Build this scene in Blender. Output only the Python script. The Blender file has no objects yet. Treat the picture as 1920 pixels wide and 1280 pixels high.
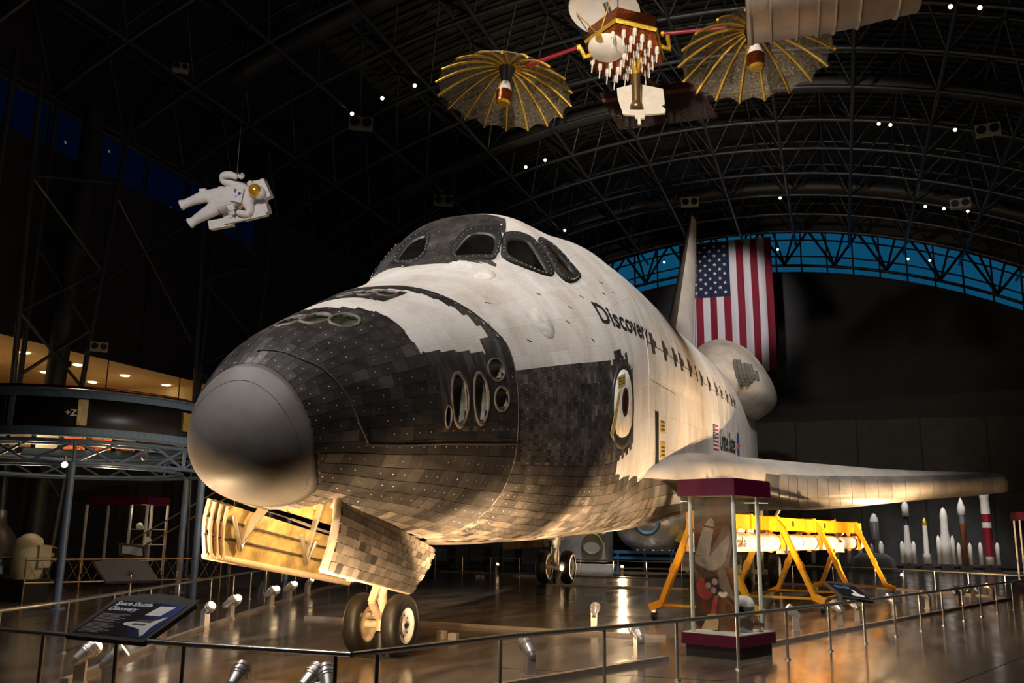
import bpy, math, random
from mathutils import Vector, Matrix
random.seed(7)
PI = math.pi
sc = bpy.context.scene
col = sc.collection
# ------------------------------------------------------------------ camera
CAM = (5.9668, -7.8741, 1.6123); YAW = 0.340337; PITCH = 0.207977; ROLL = 0.013093; FPX = 1722.2
def _basis():
    F = Vector((-math.sin(YAW)*math.cos(PITCH), math.cos(YAW)*math.cos(PITCH), math.sin(PITCH)))
    R = Vector((math.cos(YAW), math.sin(YAW), 0)); U = R.cross(F)
    return R*math.cos(ROLL)+U*math.sin(ROLL), U*math.cos(ROLL)-R*math.sin(ROLL), F
_R, _U, _F = _basis()
cam_d = bpy.data.cameras.new('camera'); cam = bpy.data.objects.new('camera', cam_d); col.objects.link(cam)
cam.matrix_world = Matrix(((_R.x, _U.x, -_F.x, CAM[0]), (_R.y, _U.y, -_F.y, CAM[1]), (_R.z, _U.z, -_F.z, CAM[2]), (0, 0, 0, 1)))
cam_d.sensor_width = 36; cam_d.sensor_fit = 'HORIZONTAL'; cam_d.lens = FPX/1920*36; cam_d.clip_end = 400; cam_d.clip_start = 0.05
sc.camera = cam
# ------------------------------------------------------------------ dusk sky outside
w = bpy.data.worlds.new('dusk_sky'); sc.world = w; w.use_nodes = True
bg = w.node_tree.nodes['Background']; bg.inputs[0].default_value = (0.003, 0.055, 0.115, 1); bg.inputs[1].default_value = 1.0
# ------------------------------------------------------------------ exposure
vs = sc.view_settings; vs.view_transform = 'Standard'; vs.look = 'None'; vs.gamma = 1.0; vs.use_curve_mapping = False; vs.exposure = 0.2
# ------------------------------------------------------------------ large lamps in the roof
def aim(o, target):
    o.rotation_euler = (Vector(target)-o.location).to_track_quat('-Z', 'Y').to_euler()
def lamp(name, kind, loc, target, power, colour=(1, .93, .84), size=.5, angle=60, blend=.6, parent=None):
    d = bpy.data.lights.new(name, kind); d.energy = power; d.color = colour
    if kind == 'SPOT':
        d.spot_size = math.radians(angle); d.spot_blend = blend; d.shadow_soft_size = size
    elif kind == 'AREA':
        d.shape = 'DISK'; d.size = size
    else:
        d.shadow_soft_size = size
    o = bpy.data.objects.new(name, d); col.objects.link(o); o.location = loc; aim(o, target)
    if parent is not None:
        o.parent = parent; o.matrix_parent_inverse = parent.matrix_world.inverted()
    return o
NEUTRAL = (1, .94, .89); WARM = (1, .68, .37)
for (lx, ly, lz), tg, pw, an in (
    ((2, -8, 17), (0.5, 5, 3.5), 7500, 44),
    ((-8, -3, 17), (0, 4, 3.5), 6000, 46),
    ((12, 4, 18), (1.5, 10, 4), 6500, 50),
    ((13, 17, 18.5), (1.5, 24, 4.5), 7500, 56),
    ((-6, 12, 19), (0, 14, 6), 6000, 56),
    ((15, 22, 17.5), (0.5, 33, 11), 9000, 30),  # beam added to brighten the dark tail fin
):
    lamp('roof_lamp_beam', 'SPOT', (lx, ly, lz), tg, pw, NEUTRAL, .45, an, .8)
# ------------------------------------------------------------------ helpers
BASE = {}
def link(o, parent=None):
    col.objects.link(o)
    if parent is not None: o.parent = parent
    return o
def tag(o, label=None, cat=None, group=None, kind=None):
    if label: o['label'] = label
    if cat: o['category'] = cat
    if group: o['group'] = group
    if kind: o['kind'] = kind
    return o
def empty(name, loc=(0, 0, 0), label=None, cat=None, group=None, rz=0):
    o = bpy.data.objects.new(name, None); link(o); o.location = loc; o.rotation_euler[2] = rz; o.empty_display_size = .1
    BASE[o.name] = Vector(loc); tag(o, label, cat, group); return o
def copy_tree(o, parent=None):
    c = o.copy(); link(c, parent)
    for ch in o.children: copy_tree(ch, c)
    return c
def tri_frame(d):
    d = Vector(d).normalized(); a = Vector((0, 0, 1)) if abs(d.z) < .95 else Vector((1, 0, 0))
    x = a.cross(d).normalized(); y = d.cross(x); return x, y, d
class MB:
    def __init__(s, M=None): s.v = []; s.f = []; s.m = []; s.s = []; s.M = M
    def add(s, vs, fs, mi=0, sm=False):
        o = len(s.v)
        if s.M is not None: vs = [s.M @ Vector(p) for p in vs]
        s.v.extend(tuple(p) for p in vs)
        for f in fs: s.f.append(tuple(i+o for i in f)); s.m.append(mi); s.s.append(sm)
        return s
    def box(s, c, d, R=None, mi=0):
        x, y, z = d[0]/2, d[1]/2, d[2]/2
        p = [Vector((a*x, b*y, e*z)) for e in (-1, 1) for b in (-1, 1) for a in (-1, 1)]
        if R is not None: p = [R @ q for q in p]
        c = Vector(c)
        return s.add([c+q for q in p], [(0, 2, 3, 1), (4, 5, 7, 6), (0, 1, 5, 4), (2, 6, 7, 3), (0, 4, 6, 2), (1, 3, 7, 5)], mi)
    def bar(s, a, b, w_, h_, mi=0, up=(0, 0, 1)):
        a, b = Vector(a), Vector(b); d = b-a; L = d.length; y = d.normalized(); u = Vector(up)
        if abs(u.dot(y)) > .98: u = Vector((1, 0, 0))
        x = y.cross(u).normalized(); z = x.cross(y)
        R = Matrix((x, y, z)).transposed()
        return s.box((a+b)/2, (w_, L, h_), R, mi)
    def cyl(s, a, b, r0, r1=None, n=12, mi=0, caps=True, sm=True):
        r1 = r0 if r1 is None else r1
        a, b = Vector(a), Vector(b); x, y, d = tri_frame(b-a); vs = []
        for c, r in ((a, r0), (b, r1)):
            for k in range(n):
                t = 2*PI*k/n; vs.append(c+x*(r*math.cos(t))+y*(r*math.sin(t)))
        s.add(vs, [(k, (k+1) % n, n+(k+1) % n, n+k) for k in range(n)], mi, sm)
        if caps:
            s.add(vs[:n], [tuple(range(n-1, -1, -1))], mi); s.add(vs[n:], [tuple(range(n))], mi)
        return s
    def tube(s, pts, r, n=8, mi=0, closed=False, caps=True):
        pts = [Vector(p) for p in pts]; m = len(pts); vs = []; rr = r if isinstance(r, (list, tuple)) else [r]*m
        px = None
        for i, p in enumerate(pts):
            if closed: d = pts[(i+1) % m]-pts[i-1]
            else: d = pts[min(i+1, m-1)]-pts[max(i-1, 0)]
            d.normalize()
            if px is None: x, y, _ = tri_frame(d)
            else:
                x = px-d*px.dot(d)
                if x.length < 1e-6: x, y, _ = tri_frame(d)
                x.normalize(); y = d.cross(x)
            px = x
            for k in range(n):
                t = 2*PI*k/n; vs.append(p+x*(rr[i]*math.cos(t))+y*(rr[i]*math.sin(t)))
        fs = []
        for i in range(m if closed else m-1):
            j = (i+1) % m
            for k in range(n): fs.append((i*n+k, i*n+(k+1) % n, j*n+(k+1) % n, j*n+k))
        s.add(vs, fs, mi, True)
        if caps and not closed:
            s.add(vs[:n], [tuple(range(n-1, -1, -1))], mi); s.add(vs[-n:], [tuple(range(n))], mi)
        return s
    def lathe(s, prof, c, axis=(0, 0, 1), n=24, mi=0, sm=True, xdir=None):
        c = Vector(c); x, y, d = tri_frame(axis); vs = []
        for r, h in prof:
            for k in range(n):
                t = 2*PI*k/n; vs.append(c+d*h+x*(r*math.cos(t))+y*(r*math.sin(t)))
        fs = [(i*n+k, i*n+(k+1) % n, (i+1)*n+(k+1) % n, (i+1)*n+k) for i in range(len(prof)-1) for k in range(n)]
        return s.add(vs, fs, mi, sm)
    def prism(s, poly, fn, t0, t1, mi=0):
        """poly in 2D; fn(a, b, t) -> point; slab between t0 and t1"""
        n = len(poly); vs = [fn(a, b, t0) for a, b in poly]+[fn(a, b, t1) for a, b in poly]
        return s.add(vs, [tuple(range(n-1, -1, -1)), tuple(range(n, 2*n))]+[(k, (k+1) % n, n+(k+1) % n, n+k) for k in range(n)], mi)
    def grid(s, rows, mi=0, sm=True, wrap=False):
        """rows of equally many points"""
        m = len(rows[0]); vs = [p for r in rows for p in r]; fs = []
        for i in range(len(rows)-1):
            for k in range(m if wrap else m-1):
                k2 = (k+1) % m; fs.append((i*m+k, i*m+k2, (i+1)*m+k2, (i+1)*m+k))
        return s.add(vs, fs, mi, sm)
    def ball(s, c, r, n=16, mi=0, sc_=(1, 1, 1), R=None):
        c = Vector(c); vs = []; m = n//2
        for i in range(m+1):
            a = PI*i/m
            for k in range(n):
                t = 2*PI*k/n; q = Vector((r*sc_[0]*math.sin(a)*math.cos(t), r*sc_[1]*math.sin(a)*math.sin(t), r*sc_[2]*math.cos(a)))
                vs.append(c+(R @ q if R is not None else q))
        return s.add(vs, [(i*n+k, (i+1)*n+k, (i+1)*n+(k+1) % n, i*n+(k+1) % n) for i in range(m) for k in range(n)], mi, True)
    def mesh(s, name, off=None):
        me = bpy.data.meshes.new(name); v = s.v
        if off is not None and off.length > 1e-9: v = [(p[0]-off.x, p[1]-off.y, p[2]-off.z) for p in v]
        me.from_pydata(v, [], s.f); me.polygons.foreach_set('material_index', s.m); me.polygons.foreach_set('use_smooth', s.s)
        me.update(); return me
    def build(s, name, mats, parent=None, kind=None, label=None):
        off = BASE.get(parent.name, Vector((0, 0, 0))) if parent is not None else Vector((0, 0, 0))
        me = s.mesh(name, off)
        for m_ in (mats if isinstance(mats, (list, tuple)) else [mats]): me.materials.append(m_)
        o = bpy.data.objects.new(name, me); link(o, parent); BASE[o.name] = off
        if kind: o['kind'] = kind
        if label: o['label'] = label
        return o
_glyph = {}
def text2d(txt, size=1.0, bold=0.0, shear=0.0, align='LEFT', spacing=1.0):
    cu = bpy.data.curves.new('t', 'FONT'); cu.body = txt; cu.size = size; cu.offset = bold; cu.shear = shear; cu.align_x = align; cu.space_character = spacing; cu.resolution_u = 3
    ob = bpy.data.objects.new('t', cu); col.objects.link(ob)
    dg = bpy.context.evaluated_depsgraph_get(); me = ob.evaluated_get(dg).to_mesh()
    vs = [(v.co.x, v.co.y) for v in me.vertices]; fs = [tuple(p.vertices) for p in me.polygons]
    ob.evaluated_get(dg).to_mesh_clear(); bpy.data.objects.remove(ob); bpy.data.curves.remove(cu)
    return vs, fs
def star2d(cx, cy, r):
    return [(cx+(r if k % 2 == 0 else r*.39)*math.sin(PI*k/5), cy+(r if k % 2 == 0 else r*.39)*math.cos(PI*k/5)) for k in range(10)]
# ------------------------------------------------------------------ materials
def mat(name, colr, rough=.5, metal=0.0, noise=0.0, nscale=4.0, bump=0.0, bscale=30.0, emit=None, estr=0.0, stretch=None, spec=.5, col2=None, coat=0.0, rvar=0.0, coords='Object', lo=.35, hi=.68):
    m = bpy.data.materials.new(name); m.use_nodes = True; nt = m.node_tree; b = nt.nodes['Principled BSDF']
    b.inputs['Base Color'].default_value = (*colr, 1); b.inputs['Roughness'].default_value = rough; b.inputs['Metallic'].default_value = metal
    b.inputs['Specular IOR Level'].default_value = spec
    if coat: b.inputs['Coat Weight'].default_value = coat; b.inputs['Coat Roughness'].default_value = .08
    if emit: b.inputs['Emission Color'].default_value = (*emit, 1); b.inputs['Emission Strength'].default_value = estr
    if noise or bump or col2 or rvar:
        tc = nt.nodes.new('ShaderNodeTexCoord'); mp = nt.nodes.new('ShaderNodeMapping'); nt.links.new(tc.outputs[coords], mp.inputs[0])
        if stretch: mp.inputs['Scale'].default_value = stretch
    if noise or col2 or rvar:
        nz = nt.nodes.new('ShaderNodeTexNoise'); nz.inputs['Scale'].default_value = nscale; nz.inputs['Detail'].default_value = 6; nz.inputs['Roughness'].default_value = .62
        nt.links.new(mp.outputs[0], nz.inputs['Vector'])
        rp = nt.nodes.new('ShaderNodeValToRGB'); rp.color_ramp.elements[0].position = lo; rp.color_ramp.elements[1].position = hi
        c2 = col2 if col2 else tuple(min(1, c*(1+noise)) for c in colr); c1 = colr if col2 else tuple(c*(1-noise) for c in colr)
        rp.color_ramp.elements[0].color = (*c1, 1); rp.color_ramp.elements[1].color = (*c2, 1)
        nt.links.new(nz.outputs['Fac'], rp.inputs[0]); nt.links.new(rp.outputs[0], b.inputs['Base Color'])
        if rvar:
            mr = nt.nodes.new('ShaderNodeMapRange'); mr.inputs['To Min'].default_value = max(.02, rough-rvar); mr.inputs['To Max'].default_value = rough+rvar
            mr.inputs['From Min'].default_value = .3; mr.inputs['From Max'].default_value = .7
            nt.links.new(nz.outputs['Fac'], mr.inputs['Value']); nt.links.new(mr.outputs[0], b.inputs['Roughness'])
    if bump:
        n2 = nt.nodes.new('ShaderNodeTexNoise'); n2.inputs['Scale'].default_value = bscale; n2.inputs['Detail'].default_value = 4
        nt.links.new(mp.outputs[0], n2.inputs['Vector']); bp = nt.nodes.new('ShaderNodeBump'); bp.inputs['Strength'].default_value = bump; bp.inputs['Distance'].default_value = .02
        nt.links.new(n2.outputs['Fac'], bp.inputs['Height']); nt.links.new(bp.outputs[0], b.inputs['Normal'])
    return m
def glass(name, tint=(1, 1, 1), gloss=.07, rough=.02):
    """thin pane: mostly see-through with a weak mirror"""
    m = bpy.data.materials.new(name); m.use_nodes = True; nt = m.node_tree; nt.nodes.clear()
    out = nt.nodes.new('ShaderNodeOutputMaterial'); mx = nt.nodes.new('ShaderNodeMixShader'); t = nt.nodes.new('ShaderNodeBsdfTransparent'); g = nt.nodes.new('ShaderNodeBsdfGlossy')
    t.inputs[0].default_value = (*tint, 1); g.inputs['Roughness'].default_value = rough; mx.inputs[0].default_value = gloss
    nt.links.new(t.outputs[0], mx.inputs[1]); nt.links.new(g.outputs[0], mx.inputs[2]); nt.links.new(mx.outputs[0], out.inputs[0]); return m
M = {}
M['white_tile'] = None
M['chrome'] = mat('chrome', (.70, .67, .63), .24, .88)
M['steel'] = mat('brushed_steel', (.5, .49, .47), .32, 1.0, noise=.15, nscale=20)
M['truss'] = mat('truss_paint', (.050, .058, .072), .36, .35, noise=.2, nscale=3)
M['black'] = mat('black_paint', (.012, .012, .013), .45)
M['rubber'] = mat('tyre_rubber', (.011, .010, .0095), .5, noise=.25, nscale=8, bump=.1, bscale=40)
M['magenta'] = mat('magenta_laminate', (.085, .002, .022), .35, noise=.12, nscale=2)
M['white_paint'] = mat('white_paint', (.78, .76, .72), .4, noise=.05, nscale=5)
M['yellow'] = mat('yellow_paint', (.80, .36, .012), .38, noise=.10, nscale=3)
M['blue_paint'] = mat('blue_grey_paint', (.10, .155, .25), .4, noise=.15, nscale=4)
M['gold_foil'] = mat('gold_foil', (.85, .50, .06), .28, .65, noise=.3, nscale=25, bump=.8, bscale=40)
M['gold_mesh'] = None
M['silver_foil'] = mat('silver_foil', (.66, .66, .66), .35, .45, noise=.15, nscale=6, bump=.7, bscale=7)
M['copper_foil'] = mat('copper_foil', (.30, .075, .02), .22, .9, noise=.4, nscale=14, bump=.6, bscale=20)
M['dark_grey'] = mat('dark_grey_plastic', (.05, .045, .042), .45, noise=.1)
M['lamp_glow'] = mat('lit_lamp_lens', (1, .9, .7), .3, emit=(1, .70, .36), estr=9)
M['clear'] = glass('clear_glass', (.93, .95, .94), .06)
# ------------------------------------------------------------------ hangar shell
CX0, RB, ZC = 1.0, 37.0, 20.4            # vault centre line, radius and crown height of the lower chord
def vault(x, extra=0.0):
    r = RB+extra; return ZC-RB+math.sqrt(max(r*r-(x-CX0)**2, 0))
XL, XR, YF, YB = -19.0, 28.0, -14.0, 52.5
# floor: polished concrete
fm = bpy.data.materials.new('polished_concrete'); fm.use_nodes = True; nt = fm.node_tree; b = nt.nodes['Principled BSDF']
tc = nt.nodes.new('ShaderNodeTexCoord'); mp = nt.nodes.new('ShaderNodeMapping'); mp.inputs['Scale'].default_value = (1.6, .35, 1); mp.inputs['Rotation'].default_value = (0, 0, .9)
n1 = nt.nodes.new('ShaderNodeTexNoise'); n1.inputs['Scale'].default_value = 1.3; n1.inputs['Detail'].default_value = 8; n1.inputs['Roughness'].default_value = .6
n2 = nt.nodes.new('ShaderNodeTexNoise'); n2.inputs['Scale'].default_value = .35; n2.inputs['Detail'].default_value = 3
rp = nt.nodes.new('ShaderNodeValToRGB'); rp.color_ramp.elements[0].position = .3; rp.color_ramp.elements[1].position = .75
rp.color_ramp.elements[0].color = (.085, .064, .047, 1); rp.color_ramp.elements[1].color = (.19, .145, .105, 1)
mr = nt.nodes.new('ShaderNodeMapRange'); mr.inputs['From Min'].default_value = .3; mr.inputs['From Max'].default_value = .7; mr.inputs['To Min'].default_value = .10; mr.inputs['To Max'].default_value = .24
bp = nt.nodes.new('ShaderNodeBump'); bp.inputs['Strength'].default_value = .035; bp.inputs['Distance'].default_value = .05
nt.links.new(tc.outputs['Object'], mp.inputs[0]); nt.links.new(mp.outputs[0], n1.inputs['Vector']); nt.links.new(tc.outputs['Object'], n2.inputs['Vector'])
nt.links.new(n1.outputs[0], rp.inputs[0]); nt.links.new(rp.outputs[0], b.inputs['Base Color']); nt.links.new(n1.outputs[0], mr.inputs['Value']); nt.links.new(mr.outputs[0], b.inputs['Roughness'])
nt.links.new(n2.outputs[0], bp.inputs['Height']); nt.links.new(bp.outputs[0], b.inputs['Normal'])
b.inputs['Specular IOR Level'].default_value = .85
M['joint'] = mat('floor_joint', (.012, .01, .009), .6)
floor = tag(MB().add([(XL-12, YF-2, 0), (XR+2, YF-2, 0), (XR+2, YB+2, 0), (XL-12, YB+2, 0)], [(0, 1, 2, 3)]).build('floor', fm), 'polished dark brown concrete floor with sheen', 'floor', kind='structure')
for k, (a, b_) in enumerate((((6.2, 2, 0), (11.5, 16, 0)), ((-2, 3.3, 0), (5.2, 3.5, 0)), ((-9, 10, 0), (5, 12, 0)))):
    MB().bar(Vector(a)+Vector((0, 0, .0012)), Vector(b_)+Vector((0, 0, .0012)), .012, .002).build('expansion_joint', M['joint'], floor)
M['dark_wall'] = mat('dark_corrugated_wall', (.020, .020, .022), .7, noise=.3, nscale=1)
M['deck'] = mat('roof_deck', (.016, .018, .022), .7, noise=.3, nscale=1.2)
# roof deck
mb = MB(); xs = [XL-1+(XR-XL+2)*i/40 for i in range(41)]
mb.grid([[(x, YF-1, vault(x, 3.0)), (x, YB+1, vault(x, 3.0))] for x in xs])
ceiling = tag(mb.build('ceiling', M['deck']), 'dark vaulted hangar roof deck above the trusses', 'ceiling', kind='structure')
# ribs of the roof deck where they can be told apart
for i in range(0, 60):
    y = 10.0+i*.5
    xs2 = [-12+32*j/16 for j in range(17)]
    MB().tube([(x, y, vault(x, 2.93)) for x in xs2], .085, 4, caps=False).build('deck_rib', M['deck'], ceiling)
# walls
def wall(name, pts, m, label):
    return tag(MB().add(pts, [tuple(range(len(pts)))]).build(name, m), label, 'wall', kind='structure')
wall('wall_front', [(XL-12, YF, 0), (XR, YF, 0), (XR, YF, 12), (20, YF, 20), (10, YF, 23.2), (-8, YF, 23.2), (XL-12, YF, 18)], M['dark_wall'], 'dark hangar wall at the entrance end')
wall('wall_right', [(XR, YF, 0), (XR, YB, 0), (XR, YB, 14), (XR, YF, 14)], M['dark_wall'], 'dark side wall beyond the rockets')
# end wall: below the clerestory, then mullions and panes up to the roof
def arc(x, d): return vault(x)+d
segs = [XL+(XR-XL)*i/30 for i in range(31)]
mb = MB()
for i in range(30):
    a, c = segs[i], segs[i+1]
    mb.add([(a, YB, 0), (c, YB, 0), (c, YB, arc(c, -1.7)), (a, YB, arc(a, -1.7))], [(0, 1, 2, 3)])
    mb.add([(a, YB, arc(a, 1.0)), (c, YB, arc(c, 1.0)), (c, YB, arc(c, 4.5)), (a, YB, arc(a, 4.5))], [(0, 1, 2, 3)])
wb = tag(mb.build('wall_back', M['dark_wall']), 'black end wall of the hangar behind the flag', 'wall', kind='structure')
M['panel'] = mat('dark_wall_panel', (.030, .031, .034), .6, noise=.25, nscale=2)
for i in range(10):
    for j in range(2):
        x = -9+i*3.6; MB().box((x, YB-.06, 2.3+j*4.4), (3.5, .08, 4.3)).build('wall_panel', M['panel'], wb)
M['sky_glass'] = glass('window_glass', (.95, .97, 1), .05)
win = tag(empty('window_1', (0, YB, 18)), 'curved clerestory window band with dusk blue sky', 'window', kind='structure')
for i in range(30):
    a, c = segs[i]+.05, segs[i+1]-.05
    MB().add([(a, YB, arc(a, -1.7)), (c, YB, arc(c, -1.7)), (c, YB, arc(c, 1.0)), (a, YB, arc(a, 1.0))], [(0, 1, 2, 3)]).build('pane', M['sky_glass'], win)
M['mullion'] = mat('mullion_paint', (.012, .012, .013), .5)
for i in range(31):
    x = segs[i]; MB().box((x, YB-.04, arc(x, -.35)), (.10, .14, 2.8)).build('mullion', M['mullion'], win)
for d in (-1.7, -.6, .5):
    MB().tube([(x, YB-.08, arc(x, d)) for x in segs], .055, 6).build('transom', M['mullion'], win)
for i in range(16):
    x = XL+1.5+i*3.0
    for s in (-1, 1):
        MB().cyl((x, YB-1.2, arc(x, -1.5)), (x+s*1.5, YB-.5, arc(x+s*1.5, 1.0)), .085, n=6).build('brace', M['mullion'], win)
        MB().cyl((x, YB-1.2, arc(x, -1.5)), (x+s*.7, YB-.5, arc(x+s*.7, 1.0)), .07, n=6).build('brace', M['mullion'], win)
MB().tube([(x, YB-1.2, arc(x, -1.55)) for x in segs], .10, 8).build('arch_tube', M['mullion'], win)
# ------------------------------------------------------------------ roof space frame: one arch truss every 3.2 m
unit = MB().cyl((0, 0, 0), (0, 0, 1), 1, n=6, caps=False).mesh('strut'); unit.materials.append(M['truss'])
def strut(name, a, b, r, parent):
    a, b = Vector(a), Vector(b); o = bpy.data.objects.new(name, unit); link(o, parent)
    off = BASE[parent.name]; d = b-a
    o.location = a-off; o.rotation_mode = 'QUATERNION'; o.rotation_quaternion = d.to_track_quat('Z', 'Y'); o.scale = (r, r, d.length); return o
PH = .0875                                # 3.2 m along the arch
def node(j, extra=0.0, half=0.0):
    t = (j+half)*PH; r = RB+extra; return CX0+r*math.sin(t), ZC-RB+r*math.cos(t)
J0, J1 = -6, 7
names = []
ordn = ['first', 'second', 'third', 'fourth', 'fifth', 'sixth', 'seventh', 'eighth', 'ninth', 'tenth', 'eleventh', 'twelfth', 'thirteenth', 'fourteenth', 'fifteenth', 'sixteenth', 'seventeenth']
NT = 15
for k in range(NT):
    y = 49.0-3.25*k
    tr = empty('roof_truss', (CX0, y, ZC), f'dark steel arch truss under the roof, {ordn[k]} from the blue end window', 'truss', 'arch trusses of the hangar roof')
    MB().tube([(node(j)[0], y, node(j)[1]) for j in [J0+i*.5 for i in range(2*(J1-J0)+1)]], .085, 8).build('bottom_chord', M['truss'], tr)
    MB().tube([(node(j, 2.4)[0], y+1.6, node(j, 2.4)[1]) for j in [J0+i*.5 for i in range(2*(J1-J0)+1)]], .075, 6).build('top_chord', M['truss'], tr)
    for j in range(J0, J1+1):
        x, z = node(j)
        for h in (-.5, .5):
            if not (J0 <= j+h <= J1): continue
            xt, zt = node(j, 2.4, h)
            strut('web_strut', (x, y, z), (xt, y+1.6, zt), .045, tr)
            strut('web_strut', (x, y, z), (xt, y-1.6, zt), .045, tr)
for j in range(J0, J1+1):
    x, z = node(j); MB().cyl((x, 2.5, z), (x, YB-.5, z), .085, n=8).build('purlin', M['truss'], ceiling)
    if j < J1:
        x, z = node(j, 2.4, .5); MB().cyl((x, 2.5, z), (x, YB-.5, z), .075, n=6).build('purlin', M['truss'], ceiling)
# air ducts following the arches
M['duct'] = mat('duct_metal', (.030, .033, .040), .5, .2, noise=.2, nscale=2)
for y, lb in ((31.6, 'fat round air duct hung below the roof above the satellite'), (44.5, 'fat round air duct hung below the roof near the end window'), (18.5, 'fat round air duct above the gold umbrella antenna')):
    e = empty('air_duct', (CX0, y, ZC), lb, 'duct', 'air ducts under the roof')
    MB().tube([(node(j, 1.2)[0], y, node(j, 1.2)[1]) for j in [J0+1.2+i*.5 for i in range(2*(J1-J0)-2)]], .42, 14).build('duct_tube', M['duct'], e)
    for j in range(J0+2, J1):
        x, z = node(j, 1.2); xa, za = node(j+.06, 1.2); MB().tube([(x, y, z), (xa, y, za)], .46, 14).build('duct_collar', M['duct'], e)
def pch(xs, ys):
    n=len(xs); h=[xs[i+1]-xs[i] for i in range(n-1)]; d=[(ys[i+1]-ys[i])/h[i] for i in range(n-1)]
    m=[0.0]*n; m[0]=d[0]; m[-1]=d[-1]
    for i in range(1,n-1):
        if d[i-1]*d[i]>0:
            a=2*h[i]+h[i-1]; b=h[i]+2*h[i-1]; m[i]=(a+b)/(a/d[i-1]+b/d[i])
    def f(x):
        if x<=xs[0]: return ys[0]
        if x>=xs[-1]: return ys[-1]
        i=0
        while xs[i+1]<x: i+=1
        t=(x-xs[i])/h[i]; t2=t*t; t3=t2*t
        return (2*t3-3*t2+1)*ys[i]+(t3-2*t2+t)*h[i]*m[i]+(-2*t3+3*t2)*ys[i+1]+(t3-t2)*h[i]*m[i+1]
    return f
# stations in inches: X0 ; half width ; top ; bottom ; centre ; exponent top ; exponent bottom
ST=[
 (238,  .3, 338.3, 337.7, 338, 2.0, 2.0),
 (238.15, 3.2, 341, 335, 338, 2.0, 2.0),
 (239.5,10, 348, 329, 338, 2.0, 2.05),
 (243,  18, 357, 322, 339, 2.0, 2.1),
 (250,  26, 368, 317, 341, 2.0, 2.15),
 (260,  33, 378, 313, 343, 2.0, 2.2),
 (275,  41, 389, 310, 346, 2.0, 2.25),
 (300,  51, 401, 305, 349, 2.0, 2.35),
 (330,  61, 414, 300, 353, 2.05, 2.5),
 (360,  70, 426, 294, 356, 2.1, 2.7),
 (400,  81, 441, 287, 360, 2.2, 2.9),
 (440,  91, 455, 283, 364, 2.3, 3.2),
 (480,  98, 465, 282, 368, 2.4, 3.7),
 (520, 102, 477, 281, 374, 2.4, 4.2),
 (560, 104, 495, 281, 388, 2.3, 4.8),
 (600, 105, 510, 280, 397, 2.2, 5.6),
 (700, 106, 514, 279, 402, 2.1, 6.5),
 (1300,106, 514, 279, 402, 2.1, 7.0),
 (1400,106, 514, 282, 402, 2.1, 7.0),
 (1520,110, 514, 292, 402, 2.1, 7.0)]
CAN=[ # canopy: X0, half width, top z, exponent (same centre as body)
 (400, 36, 405, 2.6),
 (415, 44, 432, 2.8),
 (425, 49, 448, 2.9),
 (437, 54, 463, 3.0),
 (450, 59, 478, 3.0),
 (463, 63, 489, 2.9),
 (476, 67, 498, 2.8),
 (490, 71, 504, 2.7),
 (510, 75, 508, 2.6),
 (550, 82, 510, 2.45),
 (600, 89, 512, 2.3),
 (700, 98, 514, 2.1),
 (900, 100,500, 2.1)]
XS=[s[0] for s in ST]
FW,FT,FB,FC,FNT,FNB=[pch(XS,[s[i] for s in ST]) for i in range(1,7)]
XC=[s[0] for s in CAN]
CW,CT,CN=[pch(XC,[s[i] for s in CAN]) for i in range(1,4)]
ZG=237.69; SP=0.0619; IN=0.0254
def srad(th,w,h,n):
    return (abs(math.sin(th)/w)**n+abs(math.cos(th)/h)**n)**(-1.0/n)
def frad(X,th):
    c=math.cos(th); zc=FC(X)
    if c>=0:
        r=srad(th,FW(X),FT(X)-zc,FNT(X))
        if 400<X<900:
            h=CT(X)-zc
            if h>1:
                r2=srad(th,CW(X),h,CN(X)); k=16.0
                r=(r**k+r2**k)**(1.0/k) if X<850 else r
    else:
        r=srad(th,FW(X),zc-FB(X),FNB(X))
    return r
def S(X,th,off=0.0):
    """fuselage surface point (world metres); X = station in inches, th = angle from top towards port"""
    r=frad(X,th)+off; return (r*math.sin(th)*IN, (X-236)*IN, (FC(X)+r*math.cos(th)-ZG)*IN+SP*(X-236)*IN)
# ================================================================== the shuttle
def SV(X, deg, off=0.0): return Vector(S(X, math.radians(deg), off))
def snorm(X, deg):
    a = SV(X+.5, deg)-SV(X-.5, deg); b = SV(X, deg+.5)-SV(X, deg-.5); n = b.cross(a); n.normalize()
    c = Vector((0, (X-236)*IN, (FC(X)-ZG)*IN+SP*(X-236)*IN))
    if n.dot(SV(X, deg)-c) < 0: n = -n
    return n
def L2W(X, Y, Z): return Vector((Y*IN, (X-236)*IN, (Z-ZG)*IN+SP*(X-236)*IN))
capX = pch([0, 30, 60, 100, 120, 141, 180], [252, 252, 253, 258, 263, 272, 276])
ringX = pch([0, 13, 38, 53, 66, 180], [356, 361, 369, 376, 383, 384])
def cap_at(t): return capX(abs(t))
def ring_at(t): return ringX(abs(t))
def black(X, t):
    t = abs(t); xr = ring_at(t)
    if X < xr:
        if xr-6.5 < X: return True
        if t < 33 and 309+max(0, t-8)*.4 < X < 330 and X > 309: return False
        if t < 21 and 330 <= X < xr-11: return True
        if X < 318: return True
        lim = 60+(X-325)*.15
        if X > 363: lim = 58
        return t > lim
    if t < 27 and 426+max(0, t-10)*.7 < X < 482 and t < 25.4-(X-438)*.26: return True
    if t < 75 and not (t > 72 and 512 < X < 527): return False
    if 72 < t < 80 and 512 < X < 527: return True
    if t < 76: return X < 500
    if t < 111: return X < 549-max(0, 84-t)*1.6
    if t < max(113, min(125, 116.7+(X-516.7)*.142)): return X < 512
    return True
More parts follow.
